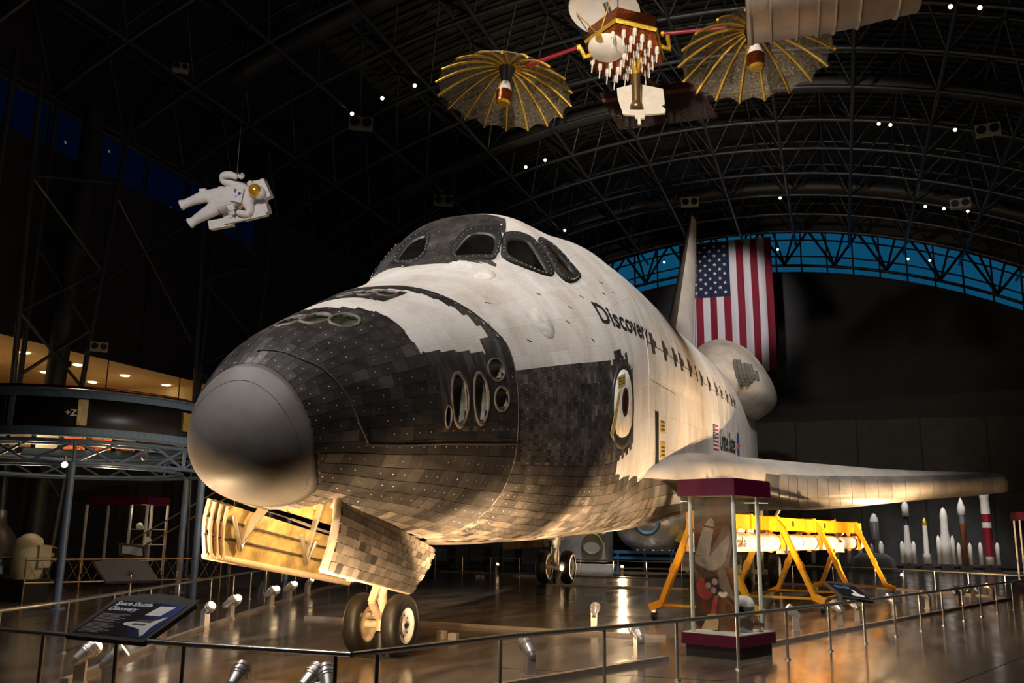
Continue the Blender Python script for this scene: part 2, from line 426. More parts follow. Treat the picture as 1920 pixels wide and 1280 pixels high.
WINDOWS = [
 ([(433.7, 7.5), (441.4, 6.1), (454.7, 6.8), (456.9, 8.8), (463.1, 15.6), (460.5, 19.0), (443.0, 23.4), (438.9, 22.8), (428.3, 13.2)], [(433.3, 9.0), (442.8, 9.3), (450.1, 10.3), (454.9, 16.1), (453.6, 18.7), (443.8, 21.7), (440.4, 21.6), (430.6, 12.1)]),
 ([(447.3, 23.3), (460.2, 18.9), (465.8, 18.6), (483.0, 22.5), (489.0, 25.7), (488.0, 36.9), (478.0, 38.6), (450.4, 29.5), (446.1, 24.7)], [(451.6, 23.4), (460.1, 20.7), (474.0, 23.7), (477.7, 26.2), (478.4, 36.2), (473.3, 36.7), (454.0, 29.2), (450.1, 26.1)]),
 ([(493.5, 24.4), (504.7, 24.0), (522.1, 27.6), (526.8, 40.2), (520.2, 41.4), (501.6, 42.5), (492.6, 41.0), (489.1, 34.7), (491.2, 26.2)], [(495.7, 26.3), (509.0, 28.1), (518.4, 38.8), (505.4, 40.6), (499.6, 39.6), (496.6, 33.6)]),
 ([(434.1, -16.7), (440.9, -16.3), (454.7, -13.3), (458.7, -9.7), (454.1, -5.4), (448.1, -4.2), (432.4, -2.7), (426.1, -5.9)], [(433.8, -15.0), (448.1, -11.5), (451.0, -6.1), (447.4, -5.0), (435.8, -3.4), (428.9, -6.0)]),
]
WINDOWS += [([(x, -t) for x, t in o], [(x, -t) for x, t in i]) for o, i in WINDOWS[1:3]]
NOZ = [(336.9, 84.7, 5.4, 11.6), (352.8, 85.0, 5.2, 11.4), (367.8, 73.6, 6.0, 5.4), (369.4, 86.0, 5.4, 5.6), (328.3, 92.0, 2.0, 4.6),
       (297.0, 22.6, 7.0, 6.0), (291.0, 9.0, 7.0, 6.0), (288.0, -5.0, 7.0, 6.0), (344.0, 15.0, 4.6, 4.6), (341.0, 6.0, 4.6, 4.6), (341.0, -5.0, 4.6, 4.6)]
def nozdist(X, t):
    d = 9
    for nx, nt_, ra, rb in NOZ:
        r = frad(nx, math.radians(nt_)); d = min(d, math.hypot((X-nx)/ra, math.radians(t-nt_)*r/rb))
    return d
def inpoly(p, poly):
    x, y = p; c = False; n = len(poly)
    for i in range(n):
        x1, y1 = poly[i]; x2, y2 = poly[i-1]
        if (y1 > y) != (y2 > y) and x < (x2-x1)*(y-y1)/(y2-y1)+x1: c = not c
    return c
def in_well(X, t):
    p = SV(X, t); return abs(p.x) < .60 and 284 < X < 398 and abs(t) > 120
# ---- materials of the skin
def uv_panel_mat(name):
    m = bpy.data.materials.new(name); m.use_nodes = True; nt = m.node_tree; b = nt.nodes['Principled BSDF']; N = nt.nodes.new; Lk = nt.links.new
    uv = N('ShaderNodeUVMap'); mp = N('ShaderNodeMapping'); Lk(uv.outputs[0], mp.inputs[0])
    br = N('ShaderNodeTexBrick'); br.inputs['Scale'].default_value = 1.0; br.inputs['Brick Width'].default_value = .16; br.inputs['Row Height'].default_value = .075
    br.inputs['Mortar Size'].default_value = .004; br.inputs['Color1'].default_value = (.61, .582, .555, 1); br.inputs['Color2'].default_value = (.585, .557, .53, 1); br.inputs['Mortar'].default_value = (.545, .515, .485, 1)
    br.inputs['Bias'].default_value = 0
    b2 = N('ShaderNodeTexBrick'); b2.inputs['Scale'].default_value = 1.0; b2.inputs['Brick Width'].default_value = .92; b2.inputs['Row Height'].default_value = .55; b2.inputs['Mortar Size'].default_value = .008
    b2.inputs['Color1'].default_value = (1, 1, 1, 1); b2.inputs['Color2'].default_value = (.87, .83, .785, 1); b2.inputs['Mortar'].default_value = (.84, .78, .72, 1); b2.offset = .37; b2.squash = .6; b2.squash_frequency = 3
    mp2 = N('ShaderNodeMapping'); mp2.inputs['Location'].default_value = (.13, .21, 0); Lk(uv.outputs[0], mp2.inputs[0]); Lk(mp2.outputs[0], b2.inputs['Vector']); Lk(mp.outputs[0], br.inputs['Vector'])
    nz = N('ShaderNodeTexNoise'); nz.inputs['Scale'].default_value = 2.2; nz.inputs['Detail'].default_value = 8; nz.inputs['Roughness'].default_value = .65
    mp3 = N('ShaderNodeMapping'); mp3.inputs['Scale'].default_value = (.7, .35, 1); Lk(uv.outputs[0], mp3.inputs[0]); Lk(mp3.outputs[0], nz.inputs['Vector'])
    rp = N('ShaderNodeValToRGB'); rp.color_ramp.elements[0].position = .32; rp.color_ramp.elements[0].color = (.72, .65, .58, 1); rp.color_ramp.elements[1].position = .55; rp.color_ramp.elements[1].color = (1, 1, 1, 1); Lk(nz.outputs[0], rp.inputs[0])
    m1 = N('ShaderNodeMix'); m1.data_type = 'RGBA'; m1.blend_type = 'MULTIPLY'; m1.inputs[0].default_value = .85; Lk(br.outputs[0], m1.inputs[6]); Lk(b2.outputs[0], m1.inputs[7])
    m2 = N('ShaderNodeMix'); m2.data_type = 'RGBA'; m2.blend_type = 'MULTIPLY'; m2.inputs[0].default_value = .9; Lk(m1.outputs[2], m2.inputs[6]); Lk(rp.outputs[0], m2.inputs[7])
    Lk(m2.outputs[2], b.inputs['Base Color']); b.inputs['Roughness'].default_value = .62; b.inputs['Specular IOR Level'].default_value = .3
    bp = N('ShaderNodeBump'); bp.inputs['Strength'].default_value = .25; bp.inputs['Distance'].default_value = .006; Lk(br.outputs['Fac'], bp.inputs['Height']); bp.invert = True; Lk(bp.outputs[0], b.inputs['Normal'])
    return m
M['white_tile'] = uv_panel_mat('white_thermal_blanket')
M['filler'] = mat('tile_gap_filler', (.075, .067, .060), .8, noise=.5, nscale=6)
M['nosecap'] = mat('grey_carbon_nose_cap', (.112, .099, .090), .58, noise=.22, nscale=1.5, bump=.04, bscale=60, stretch=(1, .4, 1))
ORDT = ((.022, .020, .0195), (.030, .027, .0255), (.038, .033, .031), (.052, .045, .040), (.072, .060, .051), (.10, .083, .068), (.15, .125, .10), (.205, .17, .14), (.26, .22, .185))
TILES = [mat('heat_tile', c, .34+.02*k, noise=.42-.02*k, nscale=3.5, stretch=(1, .3, 2), spec=.45) for k, c in enumerate(ORDT)]
M['filler_light'] = mat('pale_gap_filler', (.30, .26, .22), .8, noise=.6, nscale=5)
DARK = TILES[:3]; PALE = TILES[5:]
M['dot'] = mat('tile_mark', (.5, .48, .45), .6)
TM = TILES+[M['dot']]
shuttle = empty('space_shuttle', (0, 3.8, 0), 'black and white space shuttle orbiter standing on its wheels with nose to the left', 'spacecraft')
# ---- fuselage skin
Xst = sorted(set([round(x, 2) for x in [262+2.6*i for i in range(130)] if x < 600]+[600+10*i for i in range(12)]+[720+40*i for i in range(20)]+[1520]))
TH = [-180+2.5*i for i in range(145)]
verts = []; faces = []; mids = []; uvs = []
rows = []
def cx(X, t): return max(X, cap_at(t)) if X < 280 else X
for X in Xst:
    rows.append([(cx(X, t), t) for t in TH])
first = [(cap_at(t), t) for t in TH]; rows = [first]+rows
nT = len(TH)
for r in rows:
    for X, t in r: verts.append(SV(X, t)-BASE[shuttle.name]); uvs.append((X*IN, math.radians(t)*2.55))
for i in range(len(rows)-1):
    for k in range(nT-1):
        Xm = (rows[i][k][0]+rows[i+1][k][0])/2; tm = TH[k]+1.25
        if rows[i+1][k][0]-rows[i][k][0] < .05 and rows[i+1][k+1][0]-rows[i][k+1][0] < .05: continue
        if Xm < 400 and (in_well(Xm, tm) or nozdist(Xm, tm) < 1.0): continue
        faces.append((i*nT+k, i*nT+k+1, (i+1)*nT+k+1, (i+1)*nT+k)); mids.append((2 if (Xm > 400 and abs(tm) < 30) or nozdist(Xm, tm) < 2.2 else (4 if Xm > 795 else 3 if abs(tm) > 86 and Xm > 300 else 1)) if all(black(a_, b_) for a_ in (rows[i][k][0]+.3, rows[i+1][k][0]-.3) for b_ in (TH[k]+.2, TH[k]+2.3)) else 0)
me = bpy.data.meshes.new('fuselage'); me.from_pydata(verts, [], faces); me.materials.append(M['white_tile']); me.materials.append(M['filler']); me.materials.append(DARK[1]); me.materials.append(M['filler_light']); me.materials.append(TILES[5])
me.polygons.foreach_set('material_index', mids); me.polygons.foreach_set('use_smooth', [True]*len(faces))
ul = me.uv_layers.new(name='UVMap')
for lp in me.loops: ul.data[lp.index].uv = uvs[lp.vertex_index]
me.update()
fus = bpy.data.objects.new('fuselage', me); link(fus, shuttle); BASE[fus.name] = BASE[shuttle.name]
fus['label'] = 'off-white quilted upper fuselage with black tiled underside'
# aft bulkhead
mb = MB(); rim = [SV(1519, t) for t in TH[:-1]]; mb.add(rim, [tuple(range(len(rim)))]); mb.build('aft_bulkhead', M['filler'], shuttle)
# ---- nose cap
mb = MB(); rws = []
for i in range(19):
    s_ = i/18; rws.append([SV(238.0+(cap_at(t)-238.0)*(s_**2.2), t, .25) for t in TH[:-1]])
rws.append([SV(cap_at(t), t, -1.5) for t in TH[:-1]])
rws.insert(0, [L2W(237.99, 0, 338.0)]*(len(TH)-1)); mb.grid(rws, wrap=True); mb.build('nose_cap', M['nosecap'], shuttle, label='smooth dark grey rounded nose cap')
MB().tube([SV(cap_at(t)-6, t, .22) for t in TH[:-1]], .004, 5, closed=True).build('cap_seam', M['filler'], shuttle)
# ---- tiles
lattice = []
def add_tile(X0, X1, t0, t1, gap=.16, quad=None):
    Xm, tm = (X0+X1)/2, (t0+t1)/2
    if abs(tm) > 103: gap = max(gap, .34)
    r = frad(Xm, math.radians(tm)); dt = math.degrees(gap/2/r); lattice.append((X0+gap/2, X1-gap/2, t0+dt, t1-dt, Xm, tm, quad))
def clip(X0, X1, t0, t1):
    """keep the black stretch of a tile that straddles the edge of the black area"""
    def run(f, a, b_):
        n = 10; fl = [f(a+(b_-a)*(k+.5)/n) for k in range(n)]; best = (0, 0); k = 0
        while k < n:
            j = k
            while j < n and fl[j]: j += 1
            if j-k > best[1]-best[0]: best = (k, j)
            k = j+1
        return (a+(b_-a)*best[0]/n, a+(b_-a)*best[1]/n) if best[1]-best[0] >= 2 else None
    tm = (t0+t1)/2; r = run(lambda X: black(X, tm), X0, X1)
    if r is None: return None
    q = run(lambda t: black((r[0]+r[1])/2, t), t0, t1)
    return None if q is None else (*r, *q)
NB = 16
tb = [-180+7.05*i for i in range(52)]
for q, t0 in enumerate(tb):
    t1 = min(t0+7.05, 180); tm = (t0+t1)/2
    a, e = cap_at(tm), ring_at(tm)-6.5
    add_tile(e, ring_at(tm), t0, t1)
    offs = .5*(q % 2)
    edges = [a+(e-a)*max(0, min(1, (i-offs)/NB)) for i in range(NB+2)]
    for i in range(NB+1):
        if edges[i+1]-edges[i] < 1.5: continue
        X0, X1 = edges[i], edges[i+1]; Xm = (X0+X1)/2
        cl = clip(X0, X1, t0, t1)
        if cl is None: continue
        X0, X1, c0_, c1_ = cl; Xm = (X0+X1)/2
        if nozdist(Xm, tm) < 1.22 or in_well(Xm, tm): continue
        if 322 < Xm < 378 and 62 < tm < 97: continue
        q4 = None
        if c0_ > t0+.3 and X0 >= 318 and X1 < 363 and tm > 50: L_ = lambda X: 60+(X-325)*.15; q4 = ((X0, L_(X0)), (X1-.16, L_(X1)), (X1-.16, t1-.08), (X0, t1-.08))
        add_tile(X0, X1, c0_, c1_, quad=q4)
# zone behind the thruster module
cX = 384.6; ci = 0
while cX < 552:
    w_ = 4.7; t = 75.0-(2.0 if ci % 2 else 0)
    while t < 111.9:
        t0, t1 = max(75.0, t), min(t+3.95, 112.0); t += 3.95
        if t1-t0 > .8 and black(cX+w_/2, (t0+t1)/2): add_tile(cX, cX+w_, t0, t1, .14)
    cX += w_; ci += 1
for X0_, X1_ in ((512, 517), (517, 522), (522, 527)): add_tile(X0_, X1_, 72.0, 75.0, .14)
arcs = [112.0]
while arcs[-1] < 179:
    t = arcs[-1]; p = SV(470, t)
    dt = 1.0
    while (SV(470, t+dt)-p).length < 6.3*IN and t+dt < 181: dt += .1
    arcs.append(min(t+dt, 180))
for q in range(len(arcs)-1):
    t0, t1 = arcs[q], arcs[q+1]; tm = (t0+t1)/2; e = ring_at(tm)
    xend = 556 if tm < 122.5 else 800
    X = e+.4; first_w = 6.2*(.5 if q % 2 else 1)
    while X < xend:
        w_ = first_w; first_w = 6.2
        cl = clip(X, X+w_, t0, t1)
        if cl and not in_well(X+w_/2, tm): add_tile(*cl)
        X += w_
# around the windshield
for ci in range(9):
    X = 427+ci*6.2; Xm = X+3.1; n = 10 if ci < 6 else 8
    TL = lambda x: min(26.5, 25.4-(x-438)*.26)+.3
    LO = lambda t: 426+max(0, abs(t)-10)*.7
    for k in range(n):
        o_ = .5 if ci % 2 else 0
        f0, f1 = -1+2*max(0, (k-o_))/n, -1+2*min(n, k+1-o_)/n
        if ci % 2 and k == n-1: f1 = 1
        tm = TL(Xm)*(f0+f1)/2; Xa, Xb = max(X, LO(TL(Xm)*f0)), max(X, LO(TL(Xm)*f1)); X1 = X+6.2
        if X1-min(Xa, Xb) < 1.2 or any(inpoly((Xm, tm), o) for o, i in WINDOWS): continue
        Xa, Xb = min(Xa, X1-.05), min(Xb, X1-.05)
        add_tile(min(Xa, Xb), X1, TL(Xm)*f0, TL(Xm)*f1, .12, ((Xa+.06, TL(Xa)*f0+.05), (X1-.06, TL(X1)*f0+.05), (X1-.06, TL(X1)*f1-.05), (Xb+.06, TL(Xb)*f1-.05)))
def sstep(a, b, x): x = max(0, min(1, (x-a)/(b-a))); return x*x*(3-2*x)
rnd = random.Random(3)
def tile_geo(T, mb, off=.42):
    X0, X1, t0, t1, Xm, tm, q4 = T
    q4 = q4 or ((X0, t0), (X1, t0), (X1, t1), (X0, t1)); top = [SV(x, t, off) for x, t in q4]; bot = [SV(x, t, -.2) for x, t in q4]
    b = sstep(126, 170, abs(tm)) if Xm < 400 else sstep(117, 166, abs(tm))
    mi = b*7.2+rnd.gauss(.9 if Xm < 384 else 2.0*(1-b)+.8, .8)
    if Xm > 384 and 74 < tm < 112: mi = rnd.gauss(3.5, 1.0)
    if b > .25 and rnd.random() < .13: mi = rnd.choice((1, 2, 3))
    mi = max(0, min(8, int(mi)))
    if mi < 3 and rnd.random() < .05: mi = 3
    mb.add(top+bot, [(0, 1, 2, 3), (0, 4, 5, 1), (1, 5, 6, 2), (2, 6, 7, 3), (3, 7, 4, 0)], mi)
    # small painted mark in the middle of the tile
    if rnd.random() < .8 and abs(tm) < 172:
        c = SV(Xm, tm, off); n = snorm(Xm, tm); c = (top[0]+top[1]+top[2]+top[3])/4; x, y, _ = tri_frame(n); c = c+n*.0022; r = .0075
        mb.add([c+x*(r*math.cos(k*PI/3))+y*(r*math.sin(k*PI/3)) for k in range(6)], [tuple(range(6))], 9)
def size_on_view(T):
    c = SV(T[4], T[5]); n = snorm(T[4], T[5]); v = c-Vector(CAM); d = v.length
    return -n.dot(v)/d**3*(T[1]-T[0])*(T[3]-T[2])*frad(T[4], math.radians(T[5]))
lattice.sort(key=size_on_view, reverse=True)
field = MB()
for k, T in enumerate(lattice):
    if k < 300:
        mb = MB(); tile_geo(T, mb); o = mb.build('tile', TM, fus)
    else: tile_geo(T, field)
o = field.build('tile_field', TM, fus, kind='stuff')
# ---- seams of the forward thruster module
M['seam'] = mat('dark_seam', (.03, .022, .017), .7)
MB().tube([SV(ring_at(t)+.3, t, .35) for t in range(-30, 107, 3)], .012, 5).build('module_seam', M['seam'], shuttle)
MB().tube([SV(X, 104.3, .5) for X in range(281, 386, 4)], .012, 5).build('module_seam', M['seam'], shuttle)
gro = pch([0, 33, 50, 66, 80, 92, 104], [258, 261, 265.5, 269, 272.6, 276, 282])
MB().tube([SV(gro(t), t, .5) for t in range(0, 105, 4)], .013, 5).build('module_seam', M['seam'], shuttle)
M['stained'] = mat('stained_black_panel', (.022, .020, .019), .42, col2=(.13, .11, .095), nscale=3, stretch=(1, 2.2, .5), lo=.48, hi=.8)
mb = MB()
rws = []
for i in range(31):
    X = 319+i*2.03; rws.append([SV(X, 58.5+j*1.55, .36 if 0 < j < 27 and 0 < i < 30 else -.1) for j in range(28)])
vs = [p for r in rws for p in r]; fs = []
for i in range(30):
    for j in range(27):
        if nozdist(319+(i+.5)*2.03, 58.5+(j+.5)*1.55) < 1.0 or not black(319+(i+.5)*2.03, 58.5+(j+.5)*1.55): continue
        fs.append((i*28+j, i*28+j+1, (i+1)*28+j+1, (i+1)*28+j))
mb.add(vs, fs, 0, True); mb.build('thruster_panel', M['stained'], shuttle)
M['nozzle_in'] = mat('thruster_bell', (.30, .29, .23), .42, .4, noise=.5, nscale=5)
M['nozzle_rim'] = mat('thruster_rim', (.105, .085, .066), .55, noise=.35, nscale=9)
for nx, nt_, ra, rb in NOZ:
    r = frad(nx, math.radians(nt_)); n = snorm(nx, nt_); e = [2*PI*k/32 for k in range(32)]
    def ring_(f, off): return [SV(nx+ra*f*math.cos(k), nt_+math.degrees(rb*f*math.sin(k)/r), off) for k in e]
    mb = MB(); mb.grid([ring_(1.26, -.1), ring_(1.23, .65), ring_(1.10, .85), ring_(1.02, .6), ring_(.98, -.6)], wrap=True)
    rim = mb.build('thruster_nozzle', M['nozzle_rim'], shuttle)
    c = SV(nx, nt_); mb = MB(); depth = .55*min(ra, rb)*2*IN if min(ra, rb) > 3 else .12
    base = ring_(.99, .2); rws = []
    for q in range(7):
        f = q/6; sc2 = math.sqrt(max(0.0, 1-f*f*.93)); rws.append([c+(p-c)*sc2-n*(depth*1.5*f) for p in base])
    rws.append([c-n*(depth*1.52) for p in base]); mb.grid(rws, wrap=True); mb.build('bell', M['nozzle_in'], rim)
# ---- windows
M['win_frame'] = mat('black_window_frame', (.013, .011, .010), .6, spec=.25, noise=.3, nscale=8)
M['win_edge'] = mat('window_retainer', (.038, .036, .030), .4, .4)
M['win_glass'] = mat('dark_window_glass', (.006, .0055, .005), .06, spec=.6, noise=.5, nscale=2)
M['bolt'] = mat('bolt_heads', (.62, .57, .50), .35, .8)
def chaikin(p, n=2):
    for _ in range(n):
        q = []
        for i in range(len(p)):
            a, b = p[i], p[(i+1) % len(p)]; q += [(a[0]*.75+b[0]*.25, a[1]*.75+b[1]*.25), (a[0]*.25+b[0]*.75, a[1]*.25+b[1]*.75)]
        p = q
    return p
def resample(p, c, n=48):
    out = []
    for k in range(n):
        a = 2*PI*k/n; d = (math.cos(a), math.sin(a)); best = 0
        for i in range(len(p)):
            x1, y1 = p[i][0]-c[0], p[i][1]-c[1]; x2, y2 = p[(i+1) % len(p)][0]-c[0], p[(i+1) % len(p)][1]-c[1]
            ex, ey = x2-x1, y2-y1; den = d[0]*ey-d[1]*ex
            if abs(den) < 1e-9: continue
            s_ = (x1*ey-y1*ex)/den; u = (x1*d[1]-y1*d[0])/den
            if s_ > 0 and -1e-6 <= u <= 1+1e-6: best = max(best, s_)
        out.append((c[0]+d[0]*best, c[1]+d[1]*best))
    return out
for wo, wi in WINDOWS:
    c = (sum(p[0] for p in wi)/len(wi), sum(p[1] for p in wi)/len(wi))
    o = resample(chaikin(wo, 1), c, 72); i_ = resample(chaikin(wi, 1), c, 72); mid = [((a[0]+b[0])/2, (a[1]+b[1])/2) for a, b in zip(o, i_)]
    i2 = [(c[0]+(p[0]-c[0])*.93, c[1]+(p[1]-c[1])*.93) for p in i_]
    mb = MB(); mb.grid([[SV(x, t, -.2) for x, t in o], [SV(x, t, 1.5) for x, t in o], [SV(x, t, 1.9) for x, t in mid], [SV(x, t, 1.9) for x, t in i_]], wrap=True)
    fr = mb.build('window_frame', M['win_frame'], shuttle)
    mb = MB(); mb.grid([[SV(x, t, 1.9) for x, t in i_], [SV(x, t, .9) for x, t in i2], [SV(x, t, .55) for x, t in i2]], wrap=True); mb.build('retainer', M['win_edge'], fr)
    mb = MB(); rws = [[SV(c[0]+(x-c[0])*f, c[1]+(t-c[1])*f, .7) for x, t in i2] for f in (1, .66, .33, .02)]; mb.grid(rws, wrap=True); mb.build('pane', M['win_glass'], fr)
    mb = MB()
    bolts = [((a[0]*.62+b[0]*.38), (a[1]*.62+b[1]*.38)) for a, b in zip(o, i_)]
    last = None
    for x, t in bolts:
        p = SV(x, t, 1.85)
        if last is not None and (p-last).length < .085: continue
        last = p; n = snorm(x, t); mb.cyl(p-n*.004, p+n*.012, .013, .010, n=6)
    mb.build('bolts', M['bolt'], fr, kind='stuff')
# ---- crew hatch
HX, HT = 523.0, 91.5; HR = frad(HX, math.radians(HT))
def hs(a, b, off=0.0): return SV(HX+a, HT-math.degrees(b/HR), off)
def ell(ra, rb, n=36, c=(0, 0)): return [(c[0]+ra*math.cos(2*PI*k/n), c[1]+rb*math.sin(2*PI*k/n)) for k in range(n)]
def disc_on(fn, rings, mats, name, parent, off, mi=None):
    mb = MB(); mb.grid([[fn(a, b, o) for a, b in rg] for rg, o in rings], wrap=True); return mb.build(name, mats, parent)
hat_o = [(-25, 0), (-22, 14), (-14, 22), (-3, 26), (9, 24), (19, 16), (24, 4), (26, -8), (24, -20), (16, -30), (-4, -31), (-20, -26), (-25, -12)]
hat_w = [(-22.5, 1), (-19, 12), (-11, 19), (-2, 21.5), (8, 19), (15, 11), (19, 0), (19.5, -9), (17, -24), (-17, -22), (-22, -8)]
ho = resample(chaikin(hat_o), (0, -2), 40); hw = resample(chaikin(hat_w, 1), (0, -2), 40)
hatch = disc_on(hs, [(ho, 0), (ho, 1.1), ([(a*.9, b*.9-.2) for a, b in ho], 1.15), ([(0, -2)]*40, 1.1)], DARK[1], 'crew_hatch', shuttle, 1)
M['hatch_white'] = mat('hatch_white', (.66, .6, .53), .6, noise=.2, nscale=6)
disc_on(hs, [(hw, 1.0), (hw, 1.5), ([(a*.5, b*.5) for a, b in hw], 1.55), ([(0, 0)]*40, 1.5)], M['hatch_white'], 'hatch_plate', hatch, 1)
disc_on(hs, [(ell(7.6, 9.6, 36, (1, -1)), 1.4), (ell(7.2, 9.2, 36, (1, -1)), 2.0), (ell(5.2, 7.0, 36, (1, -1)), 2.0), (ell(5, 6.8, 36, (1, -1)), 1.7)], M['win_frame'], 'hatch_window_frame', hatch, 1)
M['hatch_glass'] = mat('hatch_window_red_cover', (.045, .010, .007), .15, noise=.7, nscale=6)
disc_on(hs, [(ell(5.2, 7.0, 36, (1, -1)), 1.75), ([(1, -1)]*36, 1.75)], M['hatch_glass'], 'hatch_window', hatch, 1)
M['tape_yellow'] = mat('yellow_placard', (.40, .29, .06), .6, noise=.3, nscale=14)
M['print_dark'] = mat('dark_print', (.035, .028, .02), .7)
for poly, m_ in (([(-15, 17), (2, 18), (1, 10.5), (-14, 10)], 'tape_yellow'), ([(-14.5, 7), (-9, 9), (-20, -12), (-27, -21), (-31, -18), (-22, -4)], 'tape_yellow')):
    mb = MB(); mb.prism(poly, lambda a, b, t: hs(a, b, t), 1.6, 1.9); mb.build('placard', M[m_], hatch)
mb = MB()
for r_ in range(3):
    for c_ in range(5): mb.prism([(-13+c_*2.9, 11.8+r_*1.8), (-11+c_*2.9, 11.8+r_*1.8), (-11+c_*2.9, 12.6+r_*1.8), (-13+c_*2.9, 12.6+r_*1.8)], lambda a, b, t: hs(a, b, t), 1.9, 1.95)
mb.build('placard_print', M['print_dark'], hatch, kind='stuff')
# ---- lettering on the side
def side(X, Z, off=0.0):
    lo_, hi_ = math.radians(5), math.radians(135)
    for _ in range(26):
        m_ = (lo_+hi_)/2
        if FC(X)+(frad(X, m_)+0)*math.cos(m_) > Z: lo_ = m_
        else: hi_ = m_
    return Vector(S(X, lo_, off))
M['letter'] = mat('black_lettering', (.013, .012, .011), .5)
def side_text(name, txt, X0, X1, Z0, capz, m_, bold=0.0, sp=1.0):
    vs, fs = text2d(txt, 1.0, bold, 0, 'LEFT', sp); x0 = min(v[0] for v in vs); x1 = max(v[0] for v in vs); kx = (X1-X0)/(x1-x0); kz = capz/.70
    MB().add([side(X0+(x-x0)*kx, Z0+y*kz, .35) for x, y in vs], fs).build(name, m_, shuttle)
side_text('name_lettering', 'Discovery', 509, 612, 424.5, 14.5, M['letter'], .018)
side_text('country_lettering', 'United States', 1030, 1200, 354, 25, M['letter'], .02)
M['flag_red'] = mat('flag_red_paint', (.42, .025, .03), .5); M['flag_blue'] = mat('flag_blue_paint', (.025, .035, .16), .5); M['flag_white'] = mat('flag_white_paint', (.72, .68, .64), .5)
mb = MB()
def srect(mb, X0, X1, Z0, Z1, mi, off): mb.add([side(X0, Z0, off), side(X1, Z0, off), side(X1, Z1, off), side(X0, Z1, off)], [(0, 1, 2, 3)], mi)
for k in range(13): srect(mb, 966, 1014, 352+k*2.25, 352+(k+1)*2.25, 0 if k % 2 == 0 else 2, .3)
srect(mb, 966, 986, 352+13, 352+29.3, 1, .45)
for r_ in range(5):
    for c_ in range(4): srect(mb, 968+c_*4.6, 970+c_*4.6, 366.5+r_*3, 368+r_*3, 2, .55)
mb.build('painted_flag', [M['flag_red'], M['flag_blue'], M['flag_white']], shuttle)
M['roundel'] = mat('roundel_blue', (.03, .06, .28), .5)
mb = MB(); mb.add([side(1238+19*math.cos(2*PI*k/28), 366+18*math.sin(2*PI*k/28), .35) for k in range(28)], [tuple(range(28))]); rd = mb.build('round_emblem', M['roundel'], shuttle)
vs, fs = text2d('NASA', 1.0, .02, 0, 'CENTER'); MB().add([side(1238+x*13, 362+y*9, .6) for x, y in vs], fs).build('emblem_lettering', M['flag_white'], rd)
MB().tube([side(1222+k*3.2, 357+14*math.sin(k*.34)*.5+k*.9, .6) for k in range(11)], .022, 4).build('emblem_swoosh', M['flag_red'], rd)
# ---- payload bay door hinge fittings, door seam, panel lines
for X in (622, 668, 714, 748, 800, 850, 893, 955, 1020, 1070, 1130, 1185, 1222):
    mb = MB(); w_ = 9 if X < 870 else 5
    p = side(X, 424, .2); n = (side(X, 424, 5)-p).normalized()
    mb.prism([(X-w_*.5, 417), (X+w_*.5, 417), (X+w_*.5, 433), (X-w_*.5, 433)], lambda a, b, t: side(a, b, t), -.2, .8)
    mb.prism([(X+w_*.1, 421), (X+w_*.9, 423), (X+w_*.9, 427), (X+w_*.1, 428)], lambda a, b, t: side(a, b, t), -.2, 1.6)
    mb.build('hinge_cover', M['seam'], shuttle)
MB().tube([side(X, 424-(X-600)*.008, .25) for X in range(600, 1240, 20)], .006, 4).build('door_seam', M['seam'], shuttle)
M['seam_light'] = mat('joint_strip', (.5, .45, .39), .7)
MB().tube([SV(600-max(0, 0), t, .1) for t in range(20, 124, 4)], .016, 5).build('bulkhead_joint', M['seam_light'], shuttle)
MB().tube([side(X, 395-(X-600)*.02, .12) for X in range(604, 720, 8)], .004, 4).build('panel_line', M['seam'], shuttle)
mb = MB(); mb.prism([(622, 331), (634, 331), (634, 372), (622, 372)], lambda a, b, t: side(a, b, t), 0, .6); mb.build('vent_slot', M['letter'], shuttle)
for Z in (337, 357):
    mb = MB(); mb.prism([(641, Z), (660, Z), (660, Z+(13 if Z < 350 else 9)), (641, Z+(13 if Z < 350 else 9))], lambda a, b, t: side(a, b, t), 0, .5); pl = mb.build('warning_placard', M['tape_yellow'], shuttle)
    mb = MB()
    for q in range(3): mb.prism([(643, Z+1.5+q*3), (658, Z+1.5+q*3), (658, Z+2.8+q*3), (643, Z+2.8+q*3)], lambda a, b, t: side(a, b, t), .5, .56)
    mb.build('placard_print', M['print_dark'], pl, kind='stuff')
M['port_grey'] = mat('star_tracker_cover', (.5, .47, .42), .6, noise=.25, nscale=8)
for X, t, ra, rb, m_ in ((427, 57.5, 9, 11, 'port_grey'), (423, 27, 9, 5.5, 'hatch_white')):
    r = frad(X, math.radians(t)); mb = MB(); e = ell(ra, rb, 28)
    mb.grid([[SV(X+a*f, t+math.degrees(b*f/r), o_) for a, b in e] for f, o_ in ((1.0, 0), (.97, .35), (.5, .4), (.01, .4))], wrap=True); mb.build('round_cover', M[m_], shuttle)
for X, t in ((445, 44), (470, 52), (392, 42), (455, 58), (480, 66), (405, 63), (540, 50), (550, 46), (500, 48), (560, 52)):
    mb = MB(); r = frad(X, math.radians(t)); mb.prism([(X-1.6, t), (X+1.6, t+1.2), (X+1.8, t+1.6), (X-1.4, t+.4)], lambda a, b, q: SV(a, b, q), .05, .3); mb.build('scuff_plate', M['seam'], shuttle)
